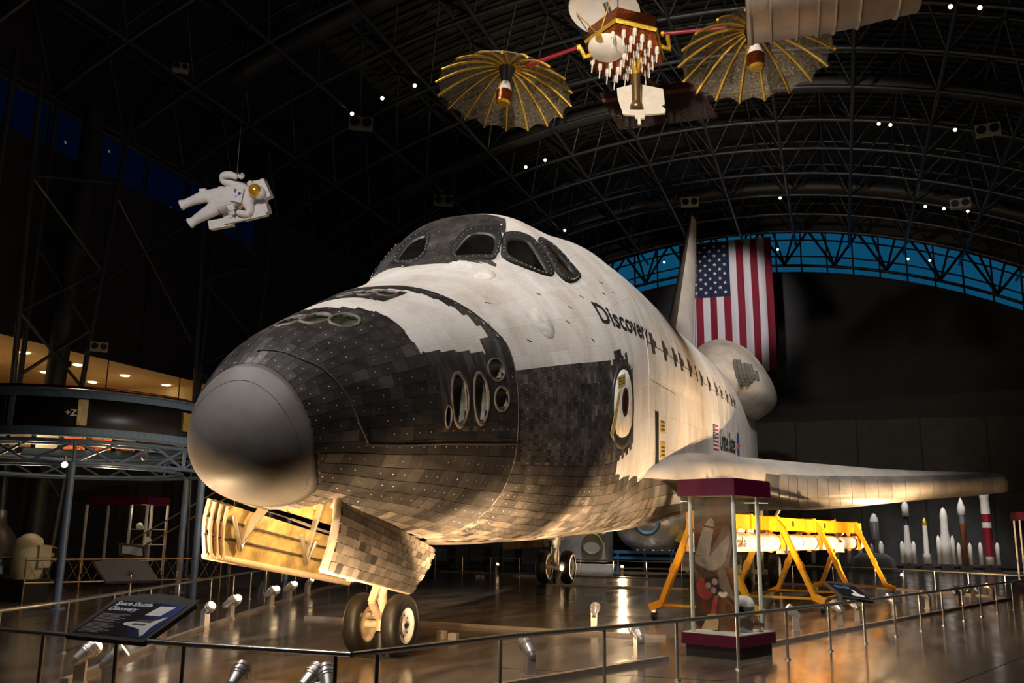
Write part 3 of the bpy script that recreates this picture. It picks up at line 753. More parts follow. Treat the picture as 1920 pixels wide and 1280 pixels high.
# ---- wings
M['wing_white'] = mat('wing_white', (.44, .395, .35), .6, noise=.16, nscale=1.2, stretch=(1.6, .35, 1), bump=.05)
M['wing_dark'] = mat('wing_underside_tiles', (.085, .07, .06), .5, noise=.5, nscale=1.6, stretch=(2, .6, 1))
M['wing_grey'] = mat('wing_grey_band', (.085, .078, .072), .6, noise=.3, nscale=1.5)
RCC = [mat('wing_edge_panel', c, .36, noise=.25, nscale=1.5, stretch=(1, .5, 1)) for c in ((.20, .175, .15), (.215, .19, .165), (.185, .16, .14), (.205, .18, .155))]
wle = pch([95, 106, 120, 140, 160, 178, 195, 215, 250, 440, 460, 466], [548, 600, 700, 850, 960, 1020, 1058, 1088, 1128, 1352, 1382, 1425])
wte = pch([95, 440, 466], [1490, 1490, 1492])
wup = pch([95, 160, 220, 300, 440, 462, 466], [347, 343, 338, 331, 325, 323, 318])
wlo = pch([95, 160, 220, 300, 440, 462, 466], [279, 279, 280, 286, 297, 300, 305])
wlz = pch([95, 112, 125, 150, 180, 205, 250, 440, 466], [322, 320, 317, 311, 304, 301, 302, 310, 311])
def wing_pt(Y, u, up, off=0.0):
    a, e = wle(Y), wte(Y); X = a+(e-a)*u; zl = wlz(Y); um = (.34 if up else .30)-.18*max(0, min(1, (Y-380)/70))
    f = math.sqrt(max(0, 1-(1-min(u/um, 1))**2)) if u < um else max(0.0, math.cos((u-um)/(1-um)*PI/2))**.9
    if not up and Y < 190:
        q = max(0, min(1, (Y-130)/60)); f = q*f+(1-q)*(sstep(0, .42, u) if u < .42 else max(0.0, math.cos((u-.42)/.58*PI/2))**.6)
    zt = (wup(Y) if up else wlo(Y)); ze = zl+(wlo(Y)-zl)*.0
    z = zl+(zt-zl)*f
    return X, Y, z
us = [0, .004, .012, .025, .045, .07, .10, .14, .19, .25, .34, .45, .6, .8, 1.0]
ys = [95, 100, 106, 112, 120, 130, 140, 150, 160, 170, 178, 186, 195, 205, 215, 230, 250, 275, 300, 330, 360, 390, 415, 440, 452, 460, 464, 466]
for sgn in (1, -1):
    wing = None
    mb = MB(); up_rows = [[L2W(*(lambda q: (q[0], q[1]*sgn, q[2]))(wing_pt(Y, u, True))) for u in us] for Y in ys]
    lo_rows = [[L2W(*(lambda q: (q[0], q[1]*sgn, q[2]))(wing_pt(Y, u, False))) for u in us] for Y in ys]
    mb.grid(up_rows, 0); 
    # grey tiled band along the upper leading edge
    i0 = len(mb.f)
    for q in range(i0):
        r_, k_ = divmod(q, len(us)-1)
        if ys[r_] > 150 and k_ < 4: mb.m[q] = 2
    mb.grid(lo_rows, 1); mb.add([r[-1] for r in up_rows]+[r[-1] for r in lo_rows[::-1]], [tuple(range(2*len(ys)))], 1)
    tip = [p for p in up_rows[-1]]+[p for p in lo_rows[-1][::-1]]; mb.add(tip, [tuple(range(len(tip)))], 0)
    wing = mb.build('wing', [M['wing_white'], M['wing_dark'], M['wing_grey']], shuttle, label='broad delta wing, white above and dark below')
    # leading-edge panels
    ed = [172, 181, 190, 200, 211, 223, 236, 250, 265, 281, 298, 315, 333, 351, 369, 387, 404, 420, 434, 447, 458]
    for k in range(len(ed)-1):
        a, e = ed[k]+.25, ed[k+1]-.25; mb = MB(); rws = []
        for q in range(4):
            Y = a+(e-a)*q/3; chord = wte(Y)-wle(Y); r_ = []
            for d_, upp in [(x, True) for x in (24, 16, 10, 6, 3, 1, .2)]+[(x, False) for x in (0, .2, 1, 3, 6, 10, 16, 26, 36)]:
                X, Y2, Z = wing_pt(Y, d_/chord, upp)
                r_.append(L2W(X-.5, Y2*sgn, Z+(.45 if upp else -.45)))
            rws.append(r_)
        mb.grid(rws); mb.build('edge_panel', RCC[(k*7+3) % 4], wing)
# ---- vertical tail
M['tail_edge'] = mat('tail_dark_edge', (.05, .04, .033), .5, noise=.3, nscale=3)
def tail_row(Z, s):
    f = (Z-505)/(816-505); a = 1291+(1592-1291)*f; e = 1538+(1662-1538)*f; t = 17-12*f
    prof = [(0, .05), (.04, .35), (.12, .62), (.3, .9), (.5, 1.0), (.75, .75), (1, .2)]
    return [L2W(a+(e-a)*u, s*t*h, Z) for u, h in prof]
Zs = [505, 540, 600, 660, 720, 780, 806, 814, 816]
mb = MB()
for s in (1, -1):
    mb.grid([tail_row(Z, s if Z < 816 else s*.4) for Z in Zs])
mb.add(tail_row(816, .4)+tail_row(816, -.4)[::-1], [tuple(range(14))]); 
fin = mb.build('vertical_tail', M['wing_white'], shuttle, label='tall white tail fin')
mb = MB(); rws = []
for Z in Zs:
    f = (Z-505)/(816-505); a = 1291+301*f; t = 17-12*f
    rws.append([L2W(a+14, -t*.66, Z), L2W(a+5, -t*.45, Z), L2W(a-1.5, -t*.2, Z), L2W(a-2, 0, Z), L2W(a-1.5, t*.2, Z), L2W(a+3, t*.38, Z), L2W(a+5, t*.42, Z)])
mb.grid(rws); mb.build('fin_leading_edge', M['tail_edge'], fin)
M['tail_seam'] = mat('rudder_seam', (.22, .16, .11), .7)
MB().tube([L2W(1480+(1630-1480)*k/10, (17-12*k/10)*.97, 512+300*k/10) for k in range(11)], .02, 5).build('rudder_seam', M['tail_seam'], fin)
# ---- engine pods beside the tail
sec = [(20, 500), (25, 528), (45, 543), (70, 547), (100, 536), (118, 518), (131, 498), (141, 476), (146, 458), (144, 442), (130, 428), (113, 417), (95, 413), (60, 420)]
secs = chaikin(sec, 1)
fX = pch([1296, 1300, 1312, 1335, 1365, 1400, 1450, 1520], [.02, .22, .44, .68, .86, .95, 1.0, 1.0])
M['pod_white'] = mat('pod_white_tiles', (.50, .445, .385), .62, noise=.22, nscale=1.6, bump=.08, bscale=12)
for sgn in (1, -1):
    mb = MB(); rws = []
    for X in (1296, 1298, 1303, 1310, 1320, 1335, 1350, 1368, 1390, 1415, 1450, 1485, 1520):
        f = fX(X); c = (72+8*f, 474-4*f); rws.append([L2W(X, sgn*(c[0]+(a-80)*f), c[1]+(b_-470)*f) for a, b_ in secs])
    mb.grid(rws, wrap=True); mb.add(rws[-1], [tuple(range(len(secs)))]); mb.add(rws[0], [tuple(range(len(secs)))])
    pod = mb.build('engine_pod', M['pod_white'], shuttle, label='bulging white engine pod beside the tail')
    # stepped patch of black tiles on the pod's face
    for iy, (z0, y0, y1) in enumerate(((452, 104, 109), (457, 103, 118), (462, 102, 122), (467, 100, 126), (472, 99, 126), (477, 98, 124), (482, 97, 121), (487, 96, 117), (492, 96, 106))):
        y = y0
        while y < y1-.5:
            # push the tile out to the pod's skin: find X where the section passes through (y, z)
            best = None
            for X in [1297+k*1.5 for k in range(90)]:
                f = fX(X); c = (72+8*f, 474-4*f); pl = [(c[0]+(a-80)*f, c[1]+(b_-470)*f) for a, b_ in secs]
                if inpoly((y+2.5, z0+2.5), pl): best = X; break
            if best: MB().box(L2W(best+5.0, sgn*(y+2.5), z0+2.5), (4.95*IN, 19*IN, 4.95*IN)).build('tile', DARK[rnd.choice((0, 1, 2))], pod)
            y += 5
# ---- nose gear bay, doors, legs
M['primer'] = mat('yellow_green_primer', (.36, .265, .10), .55, noise=.45, nscale=4)
M['gear_cream'] = mat('gear_cream_paint', (.62, .47, .32), .42, noise=.12, nscale=8)
M['rim_white'] = mat('wheel_white', (.82, .80, .77), .4)
M['pale_metal'] = mat('pale_metal', (.6, .55, .45), .35, .7)
bay = MB()
bz = lambda y: (302-ZG)*IN+SP*y
b0 = [(x, y, z) for y, zb in ((1.24, 2.0), (4.10, 1.62)) for x in (-.60, .60) for z in (zb, zb+.70)]
bay.add(b0, [(1, 3, 7, 5), (0, 4, 5, 1), (2, 3, 7, 6), (0, 1, 3, 2), (4, 6, 7, 5)])
bayo = bay.build('gear_bay', M['primer'], shuttle)
for y in (1.7, 2.3, 2.9, 3.5): MB().tube([(-.58, y, bz(y)+.1), (-.5, y, bz(y)+.6), (0, y, bz(y)+.78), (.5, y, bz(y)+.6), (.58, y, bz(y)+.1)], .03, 6).build('bay_rib', M['primer'], bayo)
def door(name, TF, TB, BF, BB, bulge, outer, tiles, lab):
    TF, TB, BF, BB = map(Vector, (TF, TB, BF, BB)); n = (TB-TF).cross(BF-TF).normalized()
    if n.dot(Vector((outer, 0, 0))) < 0: n = -n
    def P(u, v, o=0): return (TF*(1-u)+TB*u)*(1-v)+(BF*(1-u)+BB*u)*v+n*(bulge*math.sin(PI*min(1, v))+o)
    mb = MB(); nu, nv = 12, 6
    mb.grid([[P(i/nu, j/nv, .025) for j in range(nv+1)] for i in range(nu+1)], 0); mb.grid([[P(i/nu, j/nv, -.025) for j in range(nv+1)] for i in range(nu+1)], 1)
    ring_ = [(i/nu, 0) for i in range(nu)]+[(1, j/nv) for j in range(nv)]+[(1-i/nu, 1) for i in range(nu)]+[(0, 1-j/nv) for j in range(nv)]
    mb.grid([[P(u, v, .025) for u, v in ring_], [P(u, v, -.025) for u, v in ring_]], 2, False, True)
    d = mb.build(name, [M['filler'], M['primer'], M['gear_cream']], shuttle, label=lab)
    if tiles:
        for r_ in range(8):
            for c_ in range(17):
                u0 = (c_+(.5 if r_ % 2 else 0))/17.5; u1 = u0+1/17.5; v0, v1 = r_/8, (r_+1)/8
                if u1 > 1: continue
                g = .0022; q = [P(u0+g, v0+g*2, .045), P(u1-g, v0+g*2, .045), P(u1-g, v1-g*2, .045), P(u0+g, v1-g*2, .045)]; w_ = [p-n*.03 for p in q]
                m_ = rnd.choice(TILES[2:4]) if rnd.random() < .09 else TILES[max(5, min(8, int(rnd.gauss(6.9, .7))))]
                MB().add(q+w_, [(0, 1, 2, 3), (0, 4, 5, 1), (1, 5, 6, 2), (2, 6, 7, 3), (3, 7, 4, 0)]).build('tile', m_, d)
    return d, P
dp, PP = door('gear_door', (.62, 1.36, 2.0), (.60, 4.14, 1.40), (.84, .76, 1.22), (.78, 3.02, .87), .05, 1, True, 'tiled nose gear door hanging open towards the viewer')
MB().tube([PP(-.01, v/8, .03) for v in range(9)], .045, 8).build('door_seal', M['gear_cream'], dp)
MB().tube([PP(u/10, -.01, -.02) for u in range(11)], .03, 6).build('door_seal', M['tail_edge'], dp)
ds, PS = door('gear_door', (-.66, .80, 1.97), (-.62, 4.10, 1.46), (-.84, 1.03, 1.35), (-.78, 4.25, .92), .05, -1, False, 'far nose gear door showing its lit yellow inner face')
for u in (.18, .62):
    MB().tube([PS(u-.05, .15, -.05), PS(u, .75, -.08), PS(u+.06, .2, -.05)], .03, 6).build('door_bracket', M['pale_metal'], ds)
    MB().bar(PS(u, .62, -.06), (-.35, 1.1+u*2.6, bz(1.1+u*2.6)+.30), .03, .11).build('door_link', M['pale_metal'], ds)
for v in (.3, .62): MB().tube([PS(u/10, v, -.03) for u in range(11)], .018, 5).build('stiffener', M['tail_edge'], ds)
for k in range(3): MB().tube([PS(.02+k*.035, v/6, -.035) for v in range(7)], .03, 6).build('stiffener', M['gear_cream'], ds)
MB().tube([PS(u/12, 1.0, .0) for u in range(13)], .045, 8).build('door_seal', M['gear_cream'], ds)
# work lamp inside the bay
wl = MB(); wl.cyl((.25, 1.55, 2.62), (.25, 1.55, 2.70), .08, n=12); wlo_ = wl.build('bay_lamp', M['lamp_glow'], bayo)
lamp('bay_lamp_light', 'POINT', (.2, 1.75, 2.30), (0, 2, 1), 150, WARM, .06)
def wheel(cx_, cy_, r, w_, parent, flip, white=True):
    c = Vector((cx_, cy_, r)); ax = (flip, 0, 0)
    prof = [(r*.56, -w_*.40), (r*.62, -w_*.48), (r*.80, -w_*.5), (r*.93, -w_*.42), (r*.985, -w_*.27), (r, -w_*.1), (r, w_*.1), (r*.985, w_*.27), (r*.93, w_*.42), (r*.80, w_*.5), (r*.62, w_*.48), (r*.56, w_*.40), (r*.56, -w_*.40)]
    ty = MB().lathe(prof, c, ax, 48).build('tyre', M['rubber'], parent)
    m_ = M['rim_white'] if white else M['gear_cream']
    MB().lathe([(r*.57, w_*.44), (r*.53, w_*.45), (r*.50, w_*.30), (r*.40, w_*.22), (r*.20, w_*.25), (r*.13, w_*.34), (0, w_*.35)], c, ax, 36).build('rim', m_, ty)
    MB().lathe([(r*.57, -w_*.44), (r*.53, -w_*.45), (r*.50, -w_*.30), (r*.40, -w_*.22), (r*.20, -w_*.25), (0, -w_*.26)], c, ax, 36).build('rim', M['gear_cream'], ty)
    mb = MB()
    for k in range(8):
        t = 2*PI*k/8; q = c+Vector((0, math.cos(t)*r*.32, math.sin(t)*r*.32)); mb.cyl(q+Vector((flip*w_*.2, 0, 0)), q+Vector((flip*w_*.27, 0, 0)), r*.035, n=6)
    mb.cyl(c+Vector((flip*w_*.3, 0, 0)), c+Vector((flip*w_*.4, 0, 0)), r*.09, n=8); mb.build('wheel_bolts', M['black'], ty, kind='stuff')
    for s in (-.25, .25): MB().lathe([(r*.989, s*w_-.006), (r*.975, s*w_), (r*.989, s*w_+.006)], c, ax, 48).build('tread_groove', M['black'], ty)
NY = 3.80
wheel(.285, NY, .408, .235, shuttle, 1); wheel(-.285, NY, .408, .235, shuttle, -1)
ng = MB(); ng.cyl((0, NY-.02, .50), (0, NY-.05, 1.05), .085, n=16).cyl((0, NY-.05, 1.0), (0, NY-.08, 1.75), .115, n=16).cyl((-.28, NY, .408), (.28, NY, .408), .055, n=12).cyl((0, NY, .33), (0, NY, .55), .075, n=12)
leg = ng.build('nose_gear_leg', M['gear_cream'], shuttle)
MB().bar((0, NY-.14, .95), (0, NY-.30, .72), .10, .05).bar((0, NY-.30, .72), (0, NY-.08, .50), .09, .05).build('torque_link', M['gear_cream'], leg)
MB().cyl((-.12, NY-.1, 1.0), (-.12, NY-.1, 1.5), .05, n=10).cyl((.12, NY-.1, 1.0), (.12, NY-.1, 1.5), .05, n=10).box((0, NY-.14, 1.08), (.34, .16, .09)).build('steering_actuator', M['gear_cream'], leg)
MB().cyl((-.10, NY-.06, .52), (.14, NY-.12, .56), .028, n=8).box((-.12, NY-.10, .54), (.07, .10, .05)).build('tow_fitting', M['pale_metal'], leg)
MB().cyl((0, NY-.2, 1.3), (0, 2.4, 1.95), .05, n=10).build('drag_brace', M['gear_cream'], leg)
MB().box((-.22, NY-.45, 1.12), (.12, .12, .26)).box((-.08, NY-.42, 1.08), (.10, .14, .16)).cyl((-.22, NY-.45, .98), (-.22, NY-.45, 1.6), .04, n=8).build('door_actuator', M['gear_cream'], leg)
MB().cyl((0, NY, .012), (0, NY, .30), .085, n=14).cyl((0, NY, .30), (0, NY, .345), .05, n=12).box((0, NY, .012), (.78, .46, .02)).build('jack_stand', M['black'], shuttle)
# main gear
for sx in (-1, 1):
    x = 3.45*sx; my = 23.6; topz = L2W(1165, 136, 283).z
    for s in (-1, 1): wheel(x+s*.42, my, .565, .36, shuttle, s, True)
    mg = MB().cyl((x, my, .5), (x, my, 1.4), .10, n=14).cyl((x, my, 1.3), (x, my, topz+.05), .15, n=14).cyl((x-.42, my, .565), (x+.42, my, .565), .08, n=12).build('main_gear_leg', M['rim_white'], shuttle)
    MB().cyl((x, my, 1.5), (x-sx*.2, my+1.3, topz), .06, n=8).cyl((x, my, 1.4), (x+sx*.7, my-.1, topz), .05, n=8).build('side_brace', M['rim_white'], mg)
    MB().bar((x, my-.15, 1.2), (x, my-.42, .92), .10, .05).bar((x, my-.42, .92), (x, my-.1, .60), .10, .05).cyl((x-.12, my-.16, .75), (x-.12, my-.14, 1.25), .03, n=8).build('torque_link', M['pale_metal'], mg)
    MB().box((x, my+.1, (topz+1.5)/2), (.05, 1.7, topz-1.45)).build('main_gear_door', M['wing_white'], shuttle)
    MB().cyl((x, my, .01), (x, my, .46), .10, n=12).box((x, my, .012), (.6, .5, .02)).build('jack_stand', M['black'], shuttle)
# ================================================================== left side of the hall
XW = -17.5
M['side_wall'] = mat('dark_side_wall', (.016, .015, .018), .8, noise=.25, nscale=.6)
# side wall with the mezzanine opening (y 8..24, z 5.85..7.3) and the window band (z 13.7..15.1)
def quad(mb, y0, y1, z0, z1): mb.add([(XW, y0, z0), (XW, y1, z0), (XW, y1, z1), (XW, y0, z1)], [(0, 1, 2, 3)])
mb = MB(); quad(mb, YF, YB, 0, 5.85); quad(mb, YF, 6, 5.85, 13.7); quad(mb, 22.3, YB, 5.85, 7.33); quad(mb, 6, 22.3, 7.33, 13.7); quad(mb, 22.3, YB, 7.33, 13.7); quad(mb, YF, 4, 13.7, 15.1); quad(mb, 24.4, YB, 13.7, 15.1); quad(mb, YF, YB, 15.1, 19.5)
wl_ = tag(mb.build('wall_left', M['side_wall']), 'dark left wall with a lit upper gallery', 'wall', kind='structure')
for k in range(7): MB().box((XW+.03, 7.5+k*3.6, 10.5), (.06, .05, 6.3)).build('wall_seam', M['black'], wl_)
# window band in the left wall
wn = tag(empty('window_2', (XW, 14, 14.4)), 'strip of dim blue windows high on left wall', 'window', kind='structure')
M['dim_glass'] = glass('dim_window_glass', (.014, .022, .05), .03)
for k in range(9):
    a = 4+k*2.28; MB().add([(XW, a+.05, 13.7), (XW, a+2.2, 13.7), (XW, a+2.2, 15.1), (XW, a+.05, 15.1)], [(0, 1, 2, 3)]).build('pane', M['dim_glass'], wn)
    MB().box((XW, a, 14.4), (.12, .1, 1.4)).build('mullion', M['mullion'], wn)
MB().box((XW+.05, 14.2, 15.13), (.08, 20.5, .06)).build('frame', mat('bronze_trim', (.16, .11, .05), .5, .4), wn)
# gallery behind the opening
M['gallery'] = mat('gallery_beige', (.60, .45, .24), .8, noise=.05, nscale=2)
gl = tag(MB().add([(XW, 6, 7.33), (XW, 22.3, 7.33), (XW-8, 22.3, 7.33), (XW-8, 6, 7.33), (XW-8, 6, 5), (XW-8, 22.3, 5), (XW, 6, 5.0), (XW, 22.3, 5.0)], [(0, 1, 2, 3), (2, 3, 4, 5), (6, 7, 5, 4), (0, 3, 4, 6), (1, 2, 5, 7)]).build('wall_gallery', M['gallery']), 'warm lit beige upper gallery ceiling', 'wall', kind='structure')
M['downlight'] = mat('gallery_downlight', (1, .9, .7), .4, emit=(1, .80, .48), estr=9)
for i, x in enumerate((-19.2, -21.6)):
    for k in range(7):
        MB().cyl((x, 8.0+k*2.3+i*.9, 7.30), (x, 8.0+k*2.3+i*.9, 7.325), .16, n=12).build('downlight', M['downlight'], gl)
for k in range(4): lamp('gallery_light', 'POINT', (-19.8, 8.5+k*3.8, 5.7), (0, 0, 0), 17, (1, .70, .36), .3)
for k in range(4): MB().box((XW+.02, 9.4+k*3.7, 6.6), (.03, .03, 1.45)).build('glazing_bar', M['black'], gl)
# lattice columns
def lattice(nm, lab, chords, braces, r=.085):
    c0 = chords[0][0]; e = empty(nm, (c0[0], c0[1], 0), lab, 'column', 'steel columns by the left wall')
    for a, b_ in chords: strut('chord', a, b_, r, e)
    for a, b_ in braces: strut('brace', a, b_, .05, e)
    return e
lattice('steel_column', 'leaning lattice steel column left of the astronaut', [((-15.5, 13.2, 0), (-15.5, 14.6, 15.4)), ((-15.5, 11.5, 0), (-15.5, 10.9, 14.8)), ((-16.6, 12.4, 0), (-16.6, 12.6, 14.8))],
        [((-15.5, 13.67, 5.9), (-15.5, 11.2, 7.6)), ((-15.5, 11.2, 7.6), (-15.5, 14.0, 9.6)), ((-15.5, 14.0, 9.6), (-15.5, 11.0, 11.6)), ((-15.5, 11.0, 11.6), (-15.5, 14.35, 12.6)), ((-15.5, 13.4, 2.5), (-15.5, 11.4, 4.5)), ((-15.5, 11.4, 4.5), (-15.5, 13.6, 5.6)), ((-15.5, 13.8, 7.6), (-16.6, 12.4, 6)), ((-15.5, 13.8, 7.6), (-16.6, 12.5, 10)), ((-15.5, 14.35, 12.1), (-15.5, 18.56, 8.2)), ((-15.5, 13.3, 8.5), (-15.5, 18.0, 12.6))])
lattice('steel_column', 'lattice steel column rising behind the nose of the shuttle', [((-15.5, 19.3, 0), (-15.5, 18.5, 14.6)), ((-15.5, 21.6, 0), (-15.5, 22.9, 14.6)), ((-16.6, 20.4, 0), (-16.6, 20.7, 14.6))],
        [((-15.5, 18.9, z), (-15.5, 22.3, z+1.6)) for z in (4.2, 7.4, 10.6)]+[((-15.5, 22.3, z+1.6), (-15.5, 18.8, z+3.2)) for z in (4.2, 7.4, 10.6)])
lattice('steel_column', 'lattice steel column standing at far left end', [((-15.5, 8.4, 0), (-15.5, 7.9, 15)), ((-15.5, 9.8, 0), (-15.5, 10.0, 15)), ((-16.5, 9, 0), (-16.5, 9, 15))], [((-15.5, 8.3, z), (-15.5, 9.9, z+1.5)) for z in (4, 7, 10)]+[((-15.5, 9.9, z+1.5), (-15.5, 8.2, z+3)) for z in (4, 7, 10)])
e = empty('air_riser', (-16.3, 13.6, 0), 'fat vertical air pipe against the left wall', 'pipe')
MB().cyl((-16.3, 13.3, 0), (-16.3, 13.8, 15.0), .30, n=20).build('pipe_body', M['duct'], e)
for z in (3, 6.5, 10, 13.2): MB().cyl((-16.3, 13.4+z*.03, z), (-16.3, 13.4+z*.03, z+.15), .33, n=20).build('pipe_collar', M['duct'], e)
# ------------------------------------------------------------------ instrument ring on its blue stand
RC = Vector((-11.8, 10.0, 0)); RR = 3.3
M['ring_black'] = mat('ring_black', (.014, .013, .012), .32, noise=.3, nscale=2)
M['ring_blue'] = mat('ring_blue_flange', (.11, .20, .31), .45, noise=.2, nscale=3)
M['brown_gear'] = mat('brown_equipment', (.42, .27, .15), .6, noise=.6, nscale=3)
ring = empty('instrument_ring', (RC.x, RC.y, 3.6), 'large black instrument ring with blue flanges on blue truss stand', 'ring')
MB().lathe([(RR-.02, 3.76), (RR-.02, 4.42), (RR-.14, 4.42), (RR-.14, 3.76), (RR-.02, 3.76)], RC, (0, 0, 1), 96).build('band', M['ring_black'], ring)
MB().lathe([(RR-.10, 4.56), (RR+.04, 4.56), (RR+.04, 4.60), (RR-.16, 4.60), (RR-.16, 4.40)], RC, (0, 0, 1), 96).build('flange', M['ring_blue'], ring)
MB().lathe([(RR-.10, 3.62), (RR+.04, 3.62), (RR+.04, 3.58), (RR-.16, 3.58), (RR-.16, 3.78)], RC, (0, 0, 1), 96).build('flange', M['ring_blue'], ring)
fl = MB().box((0, 0, 0), (.03, .17, .16)).mesh('flange_block'); fl.materials.append(M['ring_blue'])
for k in range(96):
    t = -PI*.85+k*2*PI*.72/96
    for z in (4.49, 3.69):
        o = bpy.data.objects.new('flange_block', fl); link(o, ring); o.location = (RR*math.cos(t), RR*math.sin(t), z-3.6); o.rotation_euler[2] = t
def ring_face(t, z, off=0.0): return Vector((RC.x+(RR+off)*math.cos(t), RC.y+(RR+off)*math.sin(t), z))
def ring_patch(name, t, z, w_, h_, m_, th=.03, parent=None):
    p = ring_face(t, z, th/2-.02); return MB().box(p, (th, w_, h_), Matrix.Rotation(t, 3, 'Z')).build(name, m_, parent or ring)
tf = math.atan2(-2.7, 2.36)
ring_patch('access_panel', tf+.09, 4.10, .20, .56, mat('cream_panel', (.45, .41, .25), .5, noise=.3, nscale=6), .05)
ring_patch('connector_plate', tf+.86, 4.12, .36, .44, M['tape_yellow'], .05)
ring_patch('access_panel', tf-.34, 4.09, .10, .62, M['ring_blue'], .04); ring_patch('access_panel', tf-.39, 4.09, .10, .62, M['dark_grey'], .04)
for dt, z in ((-.07, 3.98), (-.02, 3.96), (-.02, 4.2), (-.07, 4.22)): 
    p = ring_face(tf+dt, z, -.01); MB().cyl(p, p+Vector((math.cos(tf), math.sin(tf), 0))*.02, .05, n=12).build('round_port', M['ring_black'], ring)
vs, fs = text2d('+Z', .19, .006); 
MB().add([ring_face(tf-.015+x/RR, 4.02+y, .006) for x, y in vs], fs).build('lettering', M['flag_white'], ring)
MB().tube([ring_face(2*PI*k/60, 4.66, -.15) for k in range(60)], .035, 6, closed=True).build('cable_loom', M['copper_foil'], ring)
for k in range(26):
    t = -PI+k*.25; MB().box(ring_face(t, 4.0, -.42), (.40, .55, .5), Matrix.Rotation(t, 3, 'Z')).build('equipment_box', rnd.choice((M['brown_gear'], M['pale_metal'], M['copper_foil'])), ring)
lamp('ring_added_fill', 'POINT', (RC.x, RC.y, 4.3), (0, 0, 0), 70, (1, .68, .38), .3)  # fill light added to brighten the ring's far inner wall and boxes
st = empty('ring_stand', (RC.x, RC.y, 0), 'blue tubular truss stand carrying the black instrument ring', 'stand')
for z, r_ in ((3.48, RR+.02), (3.02, RR+.02), (3.48, RR-.75), (3.02, RR-.75)): MB().tube([(RC.x+r_*math.cos(2*PI*k/48), RC.y+r_*math.sin(2*PI*k/48), z) for k in range(48)], .045, 8, closed=True).build('ring_chord', M['blue_paint'], st)
BU = MB().cyl((0, 0, 0), (0, 0, 1), 1, n=6, caps=False).mesh('stand_strut'); BU.materials.append(M['blue_paint'])
def bstrut(nm, a, b_, r, parent):
    o = strut(nm, a, b_, r, parent); o.data = BU; return o
for k in range(24):
    t0, t1 = 2*PI*k/24, 2*PI*(k+1)/24; p = lambda t, z: Vector((RC.x+(RR+.02)*math.cos(t), RC.y+(RR+.02)*math.sin(t), z))
    bstrut('brace', p(t0, 3.02), p(t1, 3.48) if k % 2 else p(t1, 3.48), .03, st)
    if k % 2: bstrut('brace', p(t1, 3.02), p(t0, 3.48), .03, st)
    if k % 3 == 0: bstrut('upright', p(t0, 3.02), p(t0, 3.48), .04, st)
for dt in (.06, .06+PI/3, .06+2*PI/3, .06+PI, .06-PI/3, .06-2*PI/3):
    t = tf+dt; a = Vector((RC.x+(RR+.02)*math.cos(t), RC.y+(RR+.02)*math.sin(t), 0)); MB().cyl(a, a+Vector((0, 0, 3.02)), .085, n=14).cyl(a, a+Vector((0, 0, .03)), .18, n=14).build('leg', M['blue_paint'], st)
# small lamps on the ring stand
for dt, on in ((.02, True), (-.25, False), (.50, False)):
    p = ring_face(tf+dt, 2.93 if on else 3.2, .08); e = empty('stand_spotlight', p, {.02: 'lit spotlight clamped under the ring stand beside the blue leg', -.25: 'unlit spotlight on ring stand at its left side', .50: 'unlit spotlight on ring stand near the shuttle nose'}[dt], 'spotlight')
    MB().cyl(p, p+Vector((.12, -.12, .02)), .06, .075, n=12).build('housing', M['steel'], e); MB().cyl(p+Vector((.121, -.121, .02)), p+Vector((.13, -.13, .02)), .06, n=12).build('lens', M['lamp_glow'] if on else M['dark_grey'], e)
    MB().box(p+Vector((0, 0, .12)), (.03, .03, .2)).build('bracket', M['steel'], e)
for k in range(3):
    t = tf+.5-k*.9; lamp('ring_uplight', 'SPOT', (RC.x+2.0*math.cos(t), RC.y+2.0*math.sin(t), 2.6), (RC.x+3.1*math.cos(t), RC.y+3.1*math.sin(t), 3.9), 240, WARM, .1, 120)
# ------------------------------------------------------------------ things on the floor at the left
cab = empty('display_cabinet', (-14.5, 15.3, 0), 'tall glass cabinet with magenta header behind the blue leg', 'cabinet')
MB().box((-14.9, 15.5, 2.50), (2.4, 1.0, .24)).build('header', M['magenta'], cab); MB().box((-14.9, 15.5, .15), (2.4, 1.0, .3)).build('plinth', M['black'], cab)
for x in (-16.05, -14.35, -13.75):
    for y in (15.05, 15.95): MB().box((x, y, 1.34), (.06, .06, 2.1)).build('post', M['white_paint'], cab)
for z in (.75, 1.2, 1.65): MB().box((-14.05, 15.5, z), (.6, .85, .03)).build('shelf', M['white_paint'], cab)
MB().box((-14.9, 15.03, 1.34), (2.3, .01, 2.1)).build('pane', M['clear'], cab)
ex = [((-14.2, 15.3, .765), .10, 'pale rounded exhibit on the lowest cabinet shelf'), ((-13.95, 15.4, 1.215), .13, 'silver helmet-like exhibit on the middle cabinet shelf'), ((-14.2, 15.3, 1.665), .11, 'cream exhibit on the top cabinet shelf')]
for p, r_, lb in ex:
    tag(MB().lathe([(r_*.7, 0), (r_, .05), (r_*.9, r_), (r_*.5, r_*1.6), (0.001, r_*1.7)], p, (0, 0, 1), 14).cyl((p[0]+.18, p[1]-.1, p[2]), (p[0]+.18, p[1]-.1, p[2]+.08), .06, n=8).build('exhibit', M['white_paint']), lb, 'exhibit', 'exhibits in the glass cabinet')
lamp('cabinet_light', 'POINT', (-14.1, 15.35, 2.2), (0, 0, 0), 5, (1, .8, .55), .1)
bl = empty('engine_bell', (-12.9, 9.0, 0), 'dark rocket engine bell at the left edge', 'engine')
MB().lathe([(.85, .75), (.80, .95), (.62, 1.3), (.40, 1.65), (.22, 1.9), (.2, 2.2), (.0, 2.2)], (-12.9, 9.0, -.15), (0, 0, 1), 28).build('bell', mat('dark_bell', (.045, .045, .04), .4, .5, noise=.3), bl)
